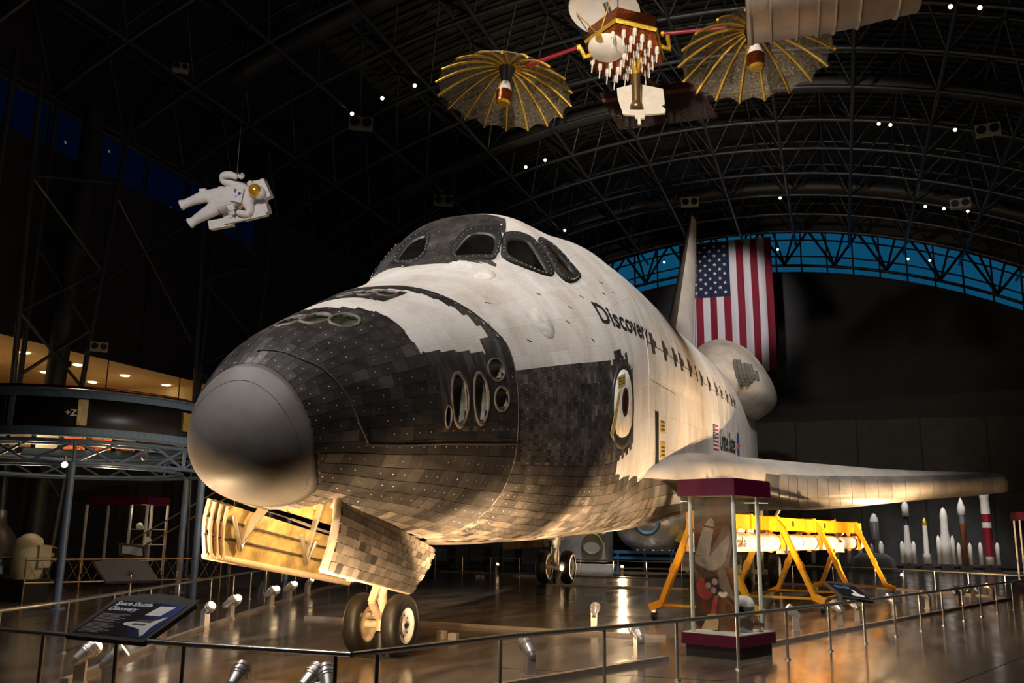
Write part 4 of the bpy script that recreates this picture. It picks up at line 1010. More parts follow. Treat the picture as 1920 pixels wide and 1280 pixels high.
MB().box((-12.9, 9.0, .3), (1.2, 1.2, .6)).build('base', M['black'], bl); MB().tube([(-12.9+.72*math.cos(k*PI/8), 9.0+.72*math.sin(k*PI/8), .95) for k in range(16)], .03, 6, closed=True).build('hoop', M['dark_grey'], bl)
cr = empty('exhibit_module', (-11.7, 8.9, 0), 'cream spacecraft module with rounded top left of the panels', 'exhibit')
MB().lathe([(.28, .5), (.34, .7), (.34, 1.15), (.26, 1.4), (.12, 1.5), (0.001, 1.52)], (-11.7, 8.9, 0), (0, 0, 1), 16).build('shell', mat('cream_shell', (.45, .40, .25), .5, noise=.15), cr)
MB().box((-11.45, 9.0, 1.0), (.3, .35, .5)).build('side_tank', mat('cream_tank', (.45, .40, .24), .5, noise=.15), cr); MB().box((-11.7, 8.9, .25), (.7, .7, .5)).build('pedestal', M['black'], cr)
br = empty('lattice_barrier', (-9.6, 9.0, 0), 'low brass barrier with crossed lattice below the ring', 'barrier')
A, B = Vector((-11.0, 8.2, 0)), Vector((-9.0, 12.4, 0)); M['brass'] = mat('dull_brass', (.30, .20, .10), .35, .8)
for z in (.95, .45): MB().cyl(A+Vector((0, 0, z)), B+Vector((0, 0, z)), .022, n=8).build('rail', M['brass'], br)
for k in range(5): p = A.lerp(B, k/4); MB().cyl(p, p+Vector((0, 0, .95)), .02, n=8).build('post', M['brass'], br)
for k in range(16):
    p, q = A.lerp(B, k/16), A.lerp(B, (k+1)/16)
    MB().cyl(p+Vector((0, 0, .45)), q+Vector((0, 0, .95)), .006, n=5).build('lattice_bar', M['brass'], br); MB().cyl(q+Vector((0, 0, .45)), p+Vector((0, 0, .95)), .006, n=5).build('lattice_bar', M['brass'], br)
rp_ = empty('ramp_handrail', (-11.5, 13.5, 0), 'sloping brass handrails of a ramp beyond the cabinet', 'handrail')
for dz in (0, -.35): MB().cyl((-12.3, 12.9, 1.35+dz), (-9.6, 13.6, 3.0+dz), .022, n=8).build('rail', M['brass'], rp_)
for k in range(4):
    f = k/3; MB().cyl((-12.3+2.7*f, 12.9+.7*f, 0), (-12.3+2.7*f, 12.9+.7*f, 1.35+1.65*f), .02, n=8).build('post', M['brass'], rp_)
for x, y, w_, lb in ((-8.6, 13.8, .16, 'dark steel post standing behind the nose of the shuttle'), (-8.3, 14.3, .11, 'blue steel post standing behind the nose of the shuttle')):
    e = empty('floor_post', (x, y, 0), lb, 'post'); MB().cyl((x, y, 0), (x, y, 4.2), w_*.6, n=14).build('shaft', M['blue_paint'] if 'blue' in lb else M['truss'], e); MB().lathe([(w_*1.7, 0), (w_*1.6, .05), (w_*.7, .35)], (x, y, 0), (0, 0, 1), 14).build('foot', M['truss'], e)
# ================================================================== railings
RH = .66
def railing(lab, pts, posts, name='handrail'):
    e = empty(name, (pts[0][0], pts[0][1], 0), lab, 'railing', 'steel railings around the shuttle')
    MB().tube([(x, y, RH) for x, y in pts], .024, 10).build('top_rail', M['chrome'], e)
    for x, y in posts:
        MB().cyl((x, y, 0), (x, y, RH-.015), .019, n=10).build('post', M['chrome'], e); MB().cyl((x, y, 0), (x, y, .018), .042, .036, n=12).build('post_foot', M['chrome'], e)
    return e
def along(a, b, n, skip=0): return [(a[0]+(b[0]-a[0])*k/n, a[1]+(b[1]-a[1])*k/n) for k in range(skip, n+1)]
railing('steel handrail across the foreground left of the nose wheels', [(-3.6, -.60), (-1.75, -.78), (.6, -1.0), (2.20, -1.0)], [(-2.7, -.69), (-1.13, -.85), (.58, -1.0), (2.06, -1.0)])
fr_posts = [(2.32, -.78), (2.80, .85), (3.52, 2.1), (4.09, 3.3), (4.65, 4.55), (5.18, 5.82), (5.72, 7.15), (6.23, 8.42), (6.75, 9.85), (7.25, 11.15), (7.75, 12.5), (8.26, 13.9), (8.75, 15.2), (9.25, 16.5), (9.8, 17.9), (10.3, 19.2), (10.9, 20.8)]
railing('long steel handrail running from the nose wheels along the port wing', [(2.20, -1.0), (2.9, .9)]+fr_posts[2:]+[(11.2, 21.6)], fr_posts)
lp = [(-3.6, -.6), (-3.5, .8), (-3.95, 2.3), (-5.7, 6.75), (-8.25, 13.3), (-9.6, 17.4), (-10.6, 24), (-11.4, 31.2)]
railing('steel handrail receding along the left of the shuttle', lp, [(-3.5, .8), (-3.95, 2.3), (-4.5, 3.75), (-5.05, 5.2), (-5.65, 6.65), (-6.4, 8.6), (-7.15, 10.4), (-7.8, 12.0), (-8.3, 13.4), (-8.8, 14.9), (-9.3, 16.4), (-9.7, 17.9), (-9.95, 19.5), (-10.2, 21.2), (-10.45, 23), (-10.8, 26), (-11.1, 29)])
railing('far steel handrail crossing behind the main wheels', [(-11.4, 31.2), (0, 29.2), (7, 27.6), (11.3, 22.2)], along((-11.4, 31.2), (0, 29.2), 8)+along((0, 29.2), (7, 27.6), 5, 1)+along((7, 27.6), (11.3, 22.2), 5, 1))
# ------------------------------------------------------------------ cable troughs on the floor
M['trough'] = mat('trough_aluminium', (.42, .36, .30), .4, .5, noise=.12, nscale=4)
M['trough_cap'] = mat('trough_joint', (.05, .04, .035), .5)
def trough(lab, pts, h=.055, w_=.085):
    e = empty('cable_trough', (pts[0][0], pts[0][1], 0), lab, 'trough', 'cable troughs on the floor')
    for a, b_ in zip(pts, pts[1:]):
        a, b_ = Vector((*a, 0)), Vector((*b_, 0)); n = max(1, int((b_-a).length/3.0))
        for k in range(n):
            p, q = a.lerp(b_, k/n), a.lerp(b_, (k+1)/n); d = (q-p).normalized()*.008
            MB().bar(p+d+Vector((0, 0, h/2)), q-d+Vector((0, 0, h/2)), w_, h).build('trough_section', M['trough'], e)
    return e
trough('cable trough along the left handrail', [(-1.95, .3), (-3.62, 4.04), (-5.21, 7.98), (-8.5, 16.6), (-9.6, 21)])
trough('cable trough across the floor behind the nose wheels', [(-3.8, 8.06), (-1.4, 8.1), (3.2, 7.65)])
trough('short cable trough in front of the glass case', [(3.65, 5.06), (2.61, 2.49), (1.9, .7)])
trough('cable trough along the port side handrail', [(4.72, 7.15), (4.8, 7.44), (10.42, 22.6)])
trough('cable trough across the floor before the far handrail', [(-11, 30.8), (0, 28.8), (7.0, 27.2), (10.4, 22.9)])
trough('cable trough beside the starboard main wheels', [(-3.43, 22.4), (1.3, 22.4)])
# ------------------------------------------------------------------ floor spotlights
M['lamp_metal'] = mat('lamp_aluminium', (.66, .62, .58), .36, .75, noise=.1, nscale=10)
M['lens'] = mat('spot_lens', (1, .9, .7), .3, emit=(1, .72, .40), estr=2.5)
def spot_proto(heads):
    e = empty('floor_spotlight', (0, 0, 0))
    MB().box((0, 0, .15), (.11, .11, .28)).box((0, 0, .012), (.14, .14, .024)).build('ballast_post', M['lamp_metal'], e)
    for s in heads:
        R = Matrix.Rotation(s*.5, 3, 'Z') @ Matrix.Rotation(math.radians(38), 3, 'X'); o = Vector((s*.09, .03, .31)); d = R @ Vector((0, 1, 0))
        h = MB().cyl(o-d*.08, o+d*.03, .060, .074, n=16).cyl(o+d*.03, o+d*.15, .082, .082, n=16).cyl(o-d*.13, o-d*.08, .035, .058, n=12).build('lamp_head', M['lamp_metal'], e)
        MB().cyl(o+d*.145, o+d*.153, .068, n=14).build('lens', M['lens'], h); MB().cyl(o+d*.055, o+d*.075, .09, n=16).cyl(o+d*.11, o+d*.125, .09, n=16).build('cooling_fin', M['lamp_metal'], h)
        MB().cyl((0, 0, .28), o, .02, n=8).build('knuckle', M['lamp_metal'], h)
    return e
P1, P2 = spot_proto((0,)), spot_proto((-1, 1)); used = set()
LAMP_GAIN = 4.5
def place_lamp(x, y, target, lab, two=False, power=240, ang=78):
    src = P2 if two else P1; key = 2 if two else 1
    o = src if key not in used else copy_tree(src); used.add(key)
    d = Vector(target)-Vector((x, y, .3)); o.location = (x, y, 0); o.rotation_euler[2] = math.atan2(d.y, d.x)-PI/2
    tag(o, lab, 'spotlight', 'floor spotlights')
    u = Vector((d.x, d.y, 0)).normalized()
    lamp('floor_spot_beam', 'SPOT', (x+u.x*.24, y+u.y*.24, .48), target, power*LAMP_GAIN, WARM, .05, ang, .9)
og = ['nearest', 'second', 'third', 'fourth', 'fifth', 'sixth', 'seventh', 'eighth', 'ninth']
L_ = [((-1.79, .35), (-.4, 1.2, 2.4), True, 110), ((-1.2, .10), (-.2, .9, 2.2), False, 60), ((-3.15, 3.24), (-.8, 2.4, 2.2), False, 200), ((-4.25, 5.64), (-1.2, 5, 2.2), False, 240), ((-4.95, 7.3), (-1.5, 7, 2.2), True, 240), ((-6.0, 10.2), (-2, 9, 2.2), True, 260), ((-6.75, 12.1), (-2, 11, 2.2), True, 260), ((-7.6, 14.3), (-2.2, 13, 2.3), False, 260)]
for k, (p, t, two, pw) in enumerate(L_): place_lamp(p[0], p[1], t, f'silver floor spotlight on the left of the shuttle, {og[k]} to the viewer', two, pw)
L_ = [((.73, -.46), (.6, 1.5, 1.6), False, 110), ((1.44, -.22), (.9, 2.6, 1.6), True, 300)]
for k, (p, t, two, pw) in enumerate(L_): place_lamp(p[0], p[1], t, ('silver floor spotlight cut off by the bottom edge left of the nose wheels', 'silver twin floor spotlight just below the handrail corner')[k], two, pw)
L_ = [((2.44, 2.85), (.9, 4.3, 1.7), False, 330), ((3.27, 5.1), (1.7, 7.0, 1.75), False, 480), ((1.75, 8.6), (1.6, 10.2, 1.8), False, 60)]
for k, (p, t, two, pw) in enumerate(L_): place_lamp(p[0], p[1], t, ('silver floor spotlight on short trough left of glass case, nearer one', 'silver floor spotlight beside the glass case end of short trough', 'floor spotlight behind the rail left of the glass case')[k], two, pw)
L_ = [((5.1, 10.1), (2.0, 9.4, 2.0), False, 260), ((5.85, 11.9), (2.6, 12.5, 3.9), True, 230), ((6.2, 12.9), (2.7, 15, 4.0), True, 280), ((7.0, 14.9), (2.7, 18, 4.6), True, 380), ((7.85, 17.2), (4.2, 20, 3.2), False, 380), ((8.8, 19.8), (6.5, 23.5, 3.0), True, 320), ((9.3, 21.1), (10.3, 28, 3.4), True, 300), ((9.9, 22.2), (2.8, 27, 7.5), False, 700)]
for k, (p, t, two, pw) in enumerate(L_): place_lamp(p[0], p[1], t, f'silver floor spotlight along the port side trough, {og[k]} to the viewer', two, pw)
L_ = [((-2.79, 31.0), (-.5, 24, 2.6), 260, 'bright floor spotlight shining towards us behind the main wheels'), ((8.03, 29.4), (5.5, 25, 3.0), 260, 'bright floor spotlight shining towards us below the rockets'), ((-8.13, 30.2), (-2, 26, 2.6), 200, 'small floor spotlight near the far handrail below the belly'), ((-3.1, 22.75), (-3, 25.5, 3.0), 80, 'small floor spotlight at the starboard main wheels')]
for p, t, pw, lb in L_: place_lamp(p[0], p[1], t, lb, False, pw)
# small junction boxes on the floor
for x, y, lb in ((0, 6.1, 'pair of small metal junction boxes on floor right of the nose wheels'), (-7.2, 26, 'pair of small metal junction boxes on floor far under the belly')):
    e = empty('junction_box', (x, y, 0), lb, 'box'); MB().box((x-.1, y, .06), (.14, .12, .12)).build('box', M['lamp_metal'], e); MB().box((x+.13, y-.06, .05), (.14, .12, .10)).build('box', M['lamp_metal'], e)
    MB().tube([(x+.2, y-.06, .02), (x+.35, y, .012), (x+.3, y+.15, .012), (x+.05, y+.18, .012)], .008, 5).build('cable', M['black'], e)
# ------------------------------------------------------------------ reading panels on the railings
M['panel_frame'] = mat('panel_frame_bronze', (.050, .042, .036), .65, spec=.25, noise=.12, nscale=6)
M['panel_dark'] = mat('panel_dark_print', (.010, .006, .010), .75, spec=.15)
M['panel_blue'] = mat('panel_blue_print', (.035, .07, .24), .75, spec=.15); M['panel_text'] = mat('panel_white_print', (.55, .62, .68), .75, spec=.15); M['panel_small'] = mat('panel_fine_print', (.22, .19, .19), .5)
def reading_panel(lab, origin, right, up, w_, h_, kind='shuttle', arch=.16, post=True):
    o, r_, u = Vector(origin), Vector(right).normalized(), Vector(up).normalized(); n = r_.cross(u).normalized()
    e = empty('reading_panel', (o.x, o.y, 0), lab, 'sign', 'reading panels on the railings')
    P = lambda a, b, t=0: o+r_*(a*w_)+u*(b*h_)+n*t
    out = [(-.5, 0), (.5, 0), (.52, .86)]+[(.5-k/8, .86+arch*math.sin(PI*(k+.6)/9.2)) for k in range(0, 9)]+[(-.52, .86)]
    fr = MB().prism(out, P, -.045, 0).build('frame', M['panel_frame'], e)
    MB().prism([(-.44, .07), (.44, .07), (.45, .80), (-.45, .80)], P, 0, .004).build('print_ground', M['panel_dark'], e)
    def put(mb_, pts, fs_, t=.0055): mb_.add([P(a, b, t) for a, b in pts], fs_)
    if kind == 'shuttle':
        for k in range(8):
            a = .10+k*.043; mm = mat('panel_blue_step', (.012+.0045*k, .012+.008*k, .03+.030*k), .75, spec=.15); mb_ = MB(); put(mb_, [(a+.04*(1-.5), .07), (a+.045, .07), (a+.055, .80), (a+.01, .80)], [(0, 1, 2, 3)], .0048); mb_.build('print_band', mm, e)
        vs, fs = text2d('Space Shuttle\nDiscovery', .118, .004, .12); mb_ = MB(); put(mb_, [(-.41+x*.74, .71+y*1.0) for x, y in vs], fs); mb_.build('title', M['panel_text'], e)
        mb_ = MB()
        for k in range(15):
            ln = .36-.05*((k*7) % 3); put(mb_, [(-.41, .50-k*.027-(.02 if k > 6 else 0)), (-.41+ln, .50-k*.027-(.02 if k > 6 else 0)), (-.41+ln, .512-k*.027-(.02 if k > 6 else 0)), (-.41, .512-k*.027-(.02 if k > 6 else 0))], [(0, 1, 2, 3)])
        mb_.build('fine_print', M['panel_small'], e, kind='stuff')
        mb_ = MB(); put(mb_, [(.12, .53), (.31, .53), (.36, .74), (.17, .74)], [(0, 1, 2, 3)]); mb_.build('note_label', M['white_paint'], e)
        mb_ = MB(); put(mb_, [(.0, .33), (.03, .36), (.10, .385), (.30, .40), (.40, .52), (.42, .52), (.385, .37), (.375, .28), (.40, .13), (.38, .10), (.27, .24), (.10, .285), (.03, .30)], [tuple(range(13))], .006); mb_.build('shuttle_picture', M['white_paint'], e)
        mb_ = MB(); put(mb_, [(.12, .375), (.31, .375), (.31, .43), (.12, .42)], [(0, 1, 2, 3)], .0066); put(mb_, [(.12, .31), (.28, .31), (.28, .35), (.12, .35)], [(0, 1, 2, 3)], .0066); mb_.build('picture_bay', M['dark_grey'], e)
    elif kind == 'arm':
        mb_ = MB(); put(mb_, [(-.34, .66), (.16, .66), (.16, .70), (-.34, .70)], [(0, 1, 2, 3)]); put(mb_, [(-.34, .58), (.10, .58), (.10, .62), (-.34, .62)], [(0, 1, 2, 3)]); mb_.build('title', mat('panel_blue_title', (.10, .22, .36), .5), e)
        mb_ = MB(); put(mb_, [(-.05, .15), (.30, .15), (.36, .24), (.22, .34), (.20, .56), (.13, .56), (.10, .34), (-.05, .28)], [tuple(range(8))]); mb_.build('shuttle_picture', M['white_paint'], e)
    elif kind == 'grey':
        mb_ = MB(); put(mb_, [(-.38, .14), (.38, .14), (.38, .74), (-.38, .74)], [(0, 1, 2, 3)], .006); mb_.build('print', mat('grey_print', (.22, .24, .24), .5), e)
    else:
        mb_ = MB(); put(mb_, [(.05, .14), (.36, .14), (.36, .42), (.12, .38)], [(0, 1, 2, 3)], .006); mb_.build('picture', mat('grey_picture', (.35, .34, .34), .5), e)
    MB().box(P(0, .25, -.075), (.06, .06, .08)).build('bracket', M['panel_frame'], e)
    if post: MB().cyl((P(0, .2, -.08).x, P(0, .2, -.08).y, 0), P(0, .2, -.06), .02, n=8).build('post', M['chrome'], e)
    return e
reading_panel('dark reading panel titled Space Shuttle Discovery on the front handrail', (-.34, -.96, .66), (1, -.10, -.01), (.22, .62, .42), .98, .66)
reading_panel('reading panel seen from behind on the left handrail', (-4.62, 4.25, .80), (-.35, -.93, 0), (-.75, .28, .50), .86, .60, 'plain')
reading_panel('small dark reading panel with white shuttle picture on port side handrail', (6.16, 8.15, .70), (.72, .62, -.12), (-.50, .42, .42), .62, .46, 'arm', .12, False)
reading_panel('orange framed reading panel below the instrument ring', (-12.4, 10.0, .95), (1, .1, -.1), (-.5, .5, .45), .9, .55, 'plain', .14)
reading_panel('pale grey reading panel standing in front of the glass cabinet', (-11.2, 11.7, .95), (1, .1, -.1), (-.5, .5, .45), .8, .62, 'grey', .10)
for o in bpy.data.objects:
    if o.name.startswith('reading_panel') and 'orange' in o.get('label', ''):
        for c in o.children:
            if c.name.startswith('frame'): c.data.materials[0] = mat('orange_frame', (.30, .12, .03), .5)
# ================================================================== glass display case with the launch poster
C0 = Vector((4.58, 5.38, 0)); ca = Vector((-.78, .31, 0)).normalized()*.86; cb = Vector((.39, .93, 0)).normalized()*1.02
def cp(a, b, z): return C0+ca*a+cb*b+Vector((0, 0, z))
case = empty('display_case', tuple(C0+ca*.5+cb*.5), 'tall glass display case with magenta header and shuttle launch poster', 'display case')
def cbox(a0, a1, b0, b1, z0, z1):
    p = [cp(a, b, z) for z in (z0, z1) for b in (b0, b1) for a in (a0, a1)]
    return MB().add(p, [(0, 2, 3, 1), (4, 5, 7, 6), (0, 1, 5, 4), (2, 6, 7, 3), (0, 4, 6, 2), (1, 3, 7, 5)])
cbox(.03, .97, .03, .97, 0, .16).build('plinth_base', M['black'], case)
cbox(-.02, 1.02, -.02, 1.02, .16, .31).build('plinth_top', M['magenta'], case)
cbox(-.03, 1.03, -.03, 1.03, 2.20, 2.42).build('header', M['magenta'], case); cbox(-.02, 1.02, -.02, 1.02, 2.42, 2.44).build('header_cap', M['magenta'], case)
cbox(0, 1, 0, 1, .312, .325).build('case_floor', M['white_paint'], case)
for a, b in ((.06, .07), (.86, .07), (.06, .75), (.95, .95)): MB().cyl(cp(a, b, .325), cp(a, b, 2.2), .028, n=14).build('corner_post', M['white_paint'], case)
for a0, a1, b0, b1 in ((0, 1, 0, .012), (0, 1, .988, 1), (0, .012, .014, .986), (.988, 1, .014, .986)): cbox(a0, a1, b0, b1, .325, 2.2).build('pane', M['clear'], case)
# poster: sheet standing just behind the front glass
post = tag(empty('launch_poster', tuple(cp(.5, .12, .33))), 'orange launch poster of a shuttle rising on its boosters inside the glass case', 'poster')
def pp(u, v, t=0): return cp(.84-u*.75, .13, .36+v*1.83)-cb.normalized()*t
pm = bpy.data.materials.new('poster_sky'); pm.use_nodes = True; nt = pm.node_tree; b = nt.nodes['Principled BSDF']
tc = nt.nodes.new('ShaderNodeTexCoord'); mp = nt.nodes.new('ShaderNodeMapping'); mp.inputs['Scale'].default_value = (1, 1, 1.2); nz = nt.nodes.new('ShaderNodeTexNoise'); nz.inputs['Scale'].default_value = 2.1; nz.inputs['Detail'].default_value = 5
rp = nt.nodes.new('ShaderNodeValToRGB'); rp.color_ramp.elements[0].position = .40; rp.color_ramp.elements[0].color = (.030, .012, .012, 1); rp.color_ramp.elements[1].position = .72; rp.color_ramp.elements[1].color = (.33, .095, .022, 1)
nt.links.new(tc.outputs['Object'], mp.inputs[0]); nt.links.new(mp.outputs[0], nz.inputs[0]); nt.links.new(nz.outputs[0], rp.inputs[0]); nt.links.new(rp.outputs[0], b.inputs['Base Color']); b.inputs['Roughness'].default_value = .4
mb = MB(); mb.add([pp(0, 0), pp(1, 0), pp(1, 1), pp(0, 1), pp(0, 0, -.01), pp(1, 0, -.01), pp(1, 1, -.01), pp(0, 1, -.01)], [(0, 1, 2, 3), (4, 7, 6, 5), (0, 4, 5, 1), (1, 5, 6, 2), (2, 6, 7, 3), (3, 7, 4, 0)]); mb.build('sheet', pm, post)
PW = mat('poster_white', (.36, .25, .19), .5, noise=.25, nscale=5); PG = mat('poster_grey', (.20, .12, .085), .5, noise=.3, nscale=5); PD = mat('poster_dark', (.035, .014, .010), .5); PF = mat('poster_flame', (.75, .55, .30), .5, col2=(.62, .30, .08), nscale=4); PR = mat('poster_red', (.42, .05, .04), .5); PN = mat('poster_nozzle', (.42, .30, .23), .5)
def ink(name, poly, m_, t): MB().add([pp(u, v, t) for u, v in poly], [tuple(range(len(poly)))]).build(name, m_, post)
def Q(*pts): return [((x-435)/430, 1-(y-40)/1240) for x, y in pts]
ink('print_booster', Q((440, 592), (592, 602), (652, 330), (650, 272), (632, 240), (600, 250), (535, 330)), PW, .003)
ink('print_tank', Q((600, 570), (660, 470), (735, 350), (780, 322), (830, 322), (864, 345), (864, 700), (640, 705)), PG, .003)
ink('print_orbiter', Q((560, 600), (610, 590), (720, 470), (800, 400), (812, 460), (760, 640), (690, 720), (600, 740)), PW, .0045)
ink('print_wing', Q((438, 597), (580, 602), (660, 560), (680, 722), (590, 742), (440, 662)), PW, .004)
ink('print_tank_strip', Q((815, 322), (864, 345), (864, 700), (790, 700), (838, 480)), PD, .0035)  # dark strip printed along the side of the tank
ink('print_booster_band', Q((538, 322), (650, 345), (652, 330), (545, 308)), PD, .0035)
ink('print_wing_edge', Q((440, 665), (548, 772), (525, 822), (440, 725)), PD, .0055)
ink('print_wing', Q((680, 702), (745, 702), (864, 1045), (690, 905)), PG, .005)
ink('print_wing_edge', Q((692, 888), (864, 1030), (858, 1062), (680, 922)), PD, .0055)
ink('print_red_disc', Q(*[(540+92*math.cos(2*PI*k/24), 900+106*math.sin(2*PI*k/24)) for k in range(24)]), PR, .004)
ink('print_engine_section', Q((538, 800), (600, 728), (662, 760), (692, 880), (640, 965), (538, 885)), PD, .006)
for x, y in ((643, 838), (572, 875), (627, 918)):
    ink('print_nozzle', Q(*[(x+34*math.cos(2*PI*k/16), y+34*math.sin(2*PI*k/16)) for k in range(16)]), PG, .0065); ink('print_nozzle', Q(*[(x+28*math.cos(2*PI*k/16), y+28*math.sin(2*PI*k/16)) for k in range(16)]), PN, .007)
ink('print_plume', Q((628, 965), (672, 965), (645, 1140), (585, 1140)), PR, .0035)
ink('print_flame', Q((488, 1278), (662, 1278), (672, 1190), (640, 1128), (560, 1138), (515, 1230)), PF, .006)
vs, fs = text2d('USA', .05); ink_ = MB().add([pp(.15+x*1.1, .515+y*.5-x*.30, .006) for x, y in vs], fs).build('print_letters', PD, post)
lamp('case_light', 'AREA', tuple(cp(.5, .5, 2.15)), tuple(cp(.5, .5, 0)), 7, (1, .85, .65), .4)
hel = empty('flight_helmet', tuple(cp(.25, .55, .325)), 'silver and white flight helmet on the case floor', 'helmet')
hc = cp(.25, .55, .60); MB().lathe([(.115, -.27), (.13, -.16), (.10, -.10), (.135, -.04), (.155, .05), (.14, .14), (.09, .19), (.001, .21)], hc, (0, 0, 1), 24).build('shell', M['steel'], hel)
MB().lathe([(.150, .06), (.157, .10), (.125, .18), (.06, .215), (.001, .222)], hc, (0, 0, 1), 24).build('cap', M['white_paint'], hel)
MB().box(hc-cb.normalized()*.12+Vector((0, 0, .02)), (.16, .12, .12), Matrix.Rotation(.4, 3, 'Z')).build('visor', M['win_glass'], hel)
tag(MB().box(cp(.62, .45, .345), (.22, .14, .04), Matrix.Rotation(.5, 3, 'Z')).box(cp(.62, .45, .375), (.12, .08, .02), Matrix.Rotation(.5, 3, 'Z')).build('booklet', M['black']), 'small black object lying on the case floor', 'object')
mdl = empty('launch_model', tuple(cp(.08, .72, .325)), 'small brass model standing beside the helmet', 'model')
MB().cyl(cp(.08, .72, .325), cp(.08, .72, .55), .012, .008, n=8).build('stem', M['brass'], mdl); MB().bar(cp(.0, .72, .42), cp(.16, .72, .44), .02, .05).cyl(cp(.08, .72, .325), cp(.08, .72, .34), .05, n=12).build('body', M['brass'], mdl)
# second case at the right edge
c2 = Vector((12.45, 27.2, 0)); e2 = empty('display_case', tuple(c2), 'glass display case with dark red header at the right edge', 'display case')
for nm, z0, z1, w_, m_ in (('plinth_base', 0, .16, 1.9, 'black'), ('plinth_top', .16, .30, 2.0, 'magenta'), ('header', 2.32, 2.58, 2.05, 'magenta'), ('shelf', .95, .98, 1.6, 'white_paint'), ('shelf', 1.35, 1.38, 1.6, 'white_paint')): MB().box(c2+Vector((0, 0, (z0+z1)/2)), (w_, 1.2 if nm != 'shelf' else 1.0, z1-z0)).build(nm, M[m_], e2)
for x in (-.94, -.42, .35, .94):
    for y in (-.55, .55): MB().cyl(c2+Vector((x, y, .3)), c2+Vector((x, y, 2.32)), .03, n=10).build('corner_post', M['white_paint'], e2)
for y in (-.58, .58): MB().box(c2+Vector((0, y, 1.31)), (1.92, .012, 2.0)).build('pane', M['clear'], e2)
for k, (x, z) in enumerate(((-.6, .98), (-.2, 1.38), (.3, .98))): tag(MB().lathe([(.12, 0), (.14, .05), (.10, .16), (.05, .2), (.001, .21)], c2+Vector((x, 0, z)), (0, 0, 1), 12).build('exhibit', M['white_paint']), ('white exhibit at the left of lower shelf in right edge case', 'white exhibit on upper shelf of right edge case', 'white exhibit at the right of lower shelf in right edge case')[k], 'exhibit', 'exhibits in the right edge case')
lamp('case_light', 'POINT', tuple(c2+Vector((0, 0, 2.2))), (0, 0, 0), 4, (1, .85, .65), .1)
# ================================================================== robot arm in its yellow transport stand
A0, A1 = Vector((3.35, 10.6, 0)), Vector((6.35, 22.4, 0)); ad = (A1-A0).normalized(); ap = Vector((ad.y, -ad.x, 0))
def ab(s, p, z): return A0+ad*s+ap*p+Vector((0, 0, z))
AL = (A1-A0).length
stand = empty('arm_stand', tuple(A0), 'yellow wheeled trestle stand holding the white robot arm', 'stand')
M['yellow_worn'] = mat('yellow_worn', (.62, .27, .012), .45, noise=.12, nscale=4)
for k, (s0, s1) in enumerate(((-.3, 3.2), (3.25, 6.6), (6.65, 9.8), (9.85, AL+.3))): MB().bar(ab(s0, 0, 1.96), ab(s1, 0, 1.96), .26, .30).build('beam', M['yellow'], stand)
for s in (.1, 2.6, 4.4, 7.4, 9.3, 11.8): MB().box(ab(s, 0, 1.96), (.34, .12, .36), Matrix.Rotation(-math.atan2(ad.x, ad.y), 3, 'Z')).build('beam_collar', M['yellow'], stand)
for s in (.2, 4.4, 7.5, 11.6):
    for sd in (-1, 1):
        MB().bar(ab(s, sd*.10, 2.02), ab(s, sd*.28, 1.80), .16, .14).bar(ab(s, sd*.26, 1.84), ab(s, sd*.92, .32), .15, .10).bar(ab(s, sd*.90, .34), ab(s, sd*1.15, .24), .18, .14).build('leg', M['yellow'], stand)
        MB().bar(ab(s, sd*.60, 1.09), ab(s, sd*.66, .93), .17, .12).build('leg_joint', M['yellow_worn'], stand)
        c = ab(s, sd*1.08, .09); MB().cyl(c-ap*.035, c+ap*.035, .09, n=16).build('caster_wheel', M['rubber'], stand); MB().box(c+Vector((0, 0, .10)), (.08, .14, .08)).cyl(c-ap*.045, c+ap*.045, .04, n=10).build('caster_fork', M['steel'], stand)
    MB().bar(ab(s, -.95, .30), ab(s, .95, .30), .05, .05).build('tie_bar', M['yellow_worn'], stand)
    MB().bar(ab(s, -.05, 1.84), ab(s, -.05, 1.30), .12, .10).bar(ab(s, .25, 1.84), ab(s, .25, 1.35), .06, .10).bar(ab(s, -.30, 1.84), ab(s, -.30, 1.35), .06, .10).build('hanger', M['yellow'], stand)
for sd in (-1, 1): MB().bar(ab(4.4, sd*.95, .28), ab(7.5, sd*.95, .28), .05, .05).build('tie_bar', M['yellow_worn'], stand)
for s in (.6, 5.6, 8.4): MB().box(ab(s, .14, 1.97), (.10, .02, .12), Matrix.Rotation(-math.atan2(ad.x, ad.y)+PI/2, 3, 'Z')).build('decal_plate', M['print_dark'], stand)
arm = empty('robot_arm', tuple(ab(0, 0, 1.53)), 'long white quilted robot arm marked Canada hanging in the yellow stand', 'robot arm')
M['arm_white'] = mat('arm_quilt', (.80, .70, .60), .6, noise=.12, nscale=3, bump=.25, bscale=14)
def arm_seg(s0, s1, r):
    n = 14; return MB().lathe([(0.001, 0), (r*.8, .01), (r, .08)]+[(r*(1+.02*(k % 2)), .08+(s1-s0-.16)*k/n) for k in range(1, n)]+[(r, s1-s0-.08), (r*.8, s1-s0-.01), (.001, s1-s0)], ab(s0, 0, 1.53), ad, 24)
for s0, s1, r in ((-.2, 4.5, .20), (4.95, 9.6, .19), (10.05, 11.9, .17)): arm_seg(s0, s1, r).build('boom', M['arm_white'], arm)
for s in (4.72, 9.85): arm_seg(s-.3, s+.3, .15).build('joint', M['pale_metal'], arm); MB().box(ab(s, .12, 1.40), (.25, .3, .26)).build('joint_box', M['arm_white'], arm)
arm_seg(11.9, 12.6, .2).build('end_effector', M['arm_white'], arm)
for s in (1.3, 3.0, 6.2, 7.9): MB().lathe([(.207, 0), (.212, .02), (.207, .04)], ab(s, 0, 1.53), ad, 24).build('band', M['pale_metal'], arm)
def armsurf(s, a, off=.006): return ab(s, (.20+off)*math.cos(a), 1.53+(.20+off)*math.sin(a))
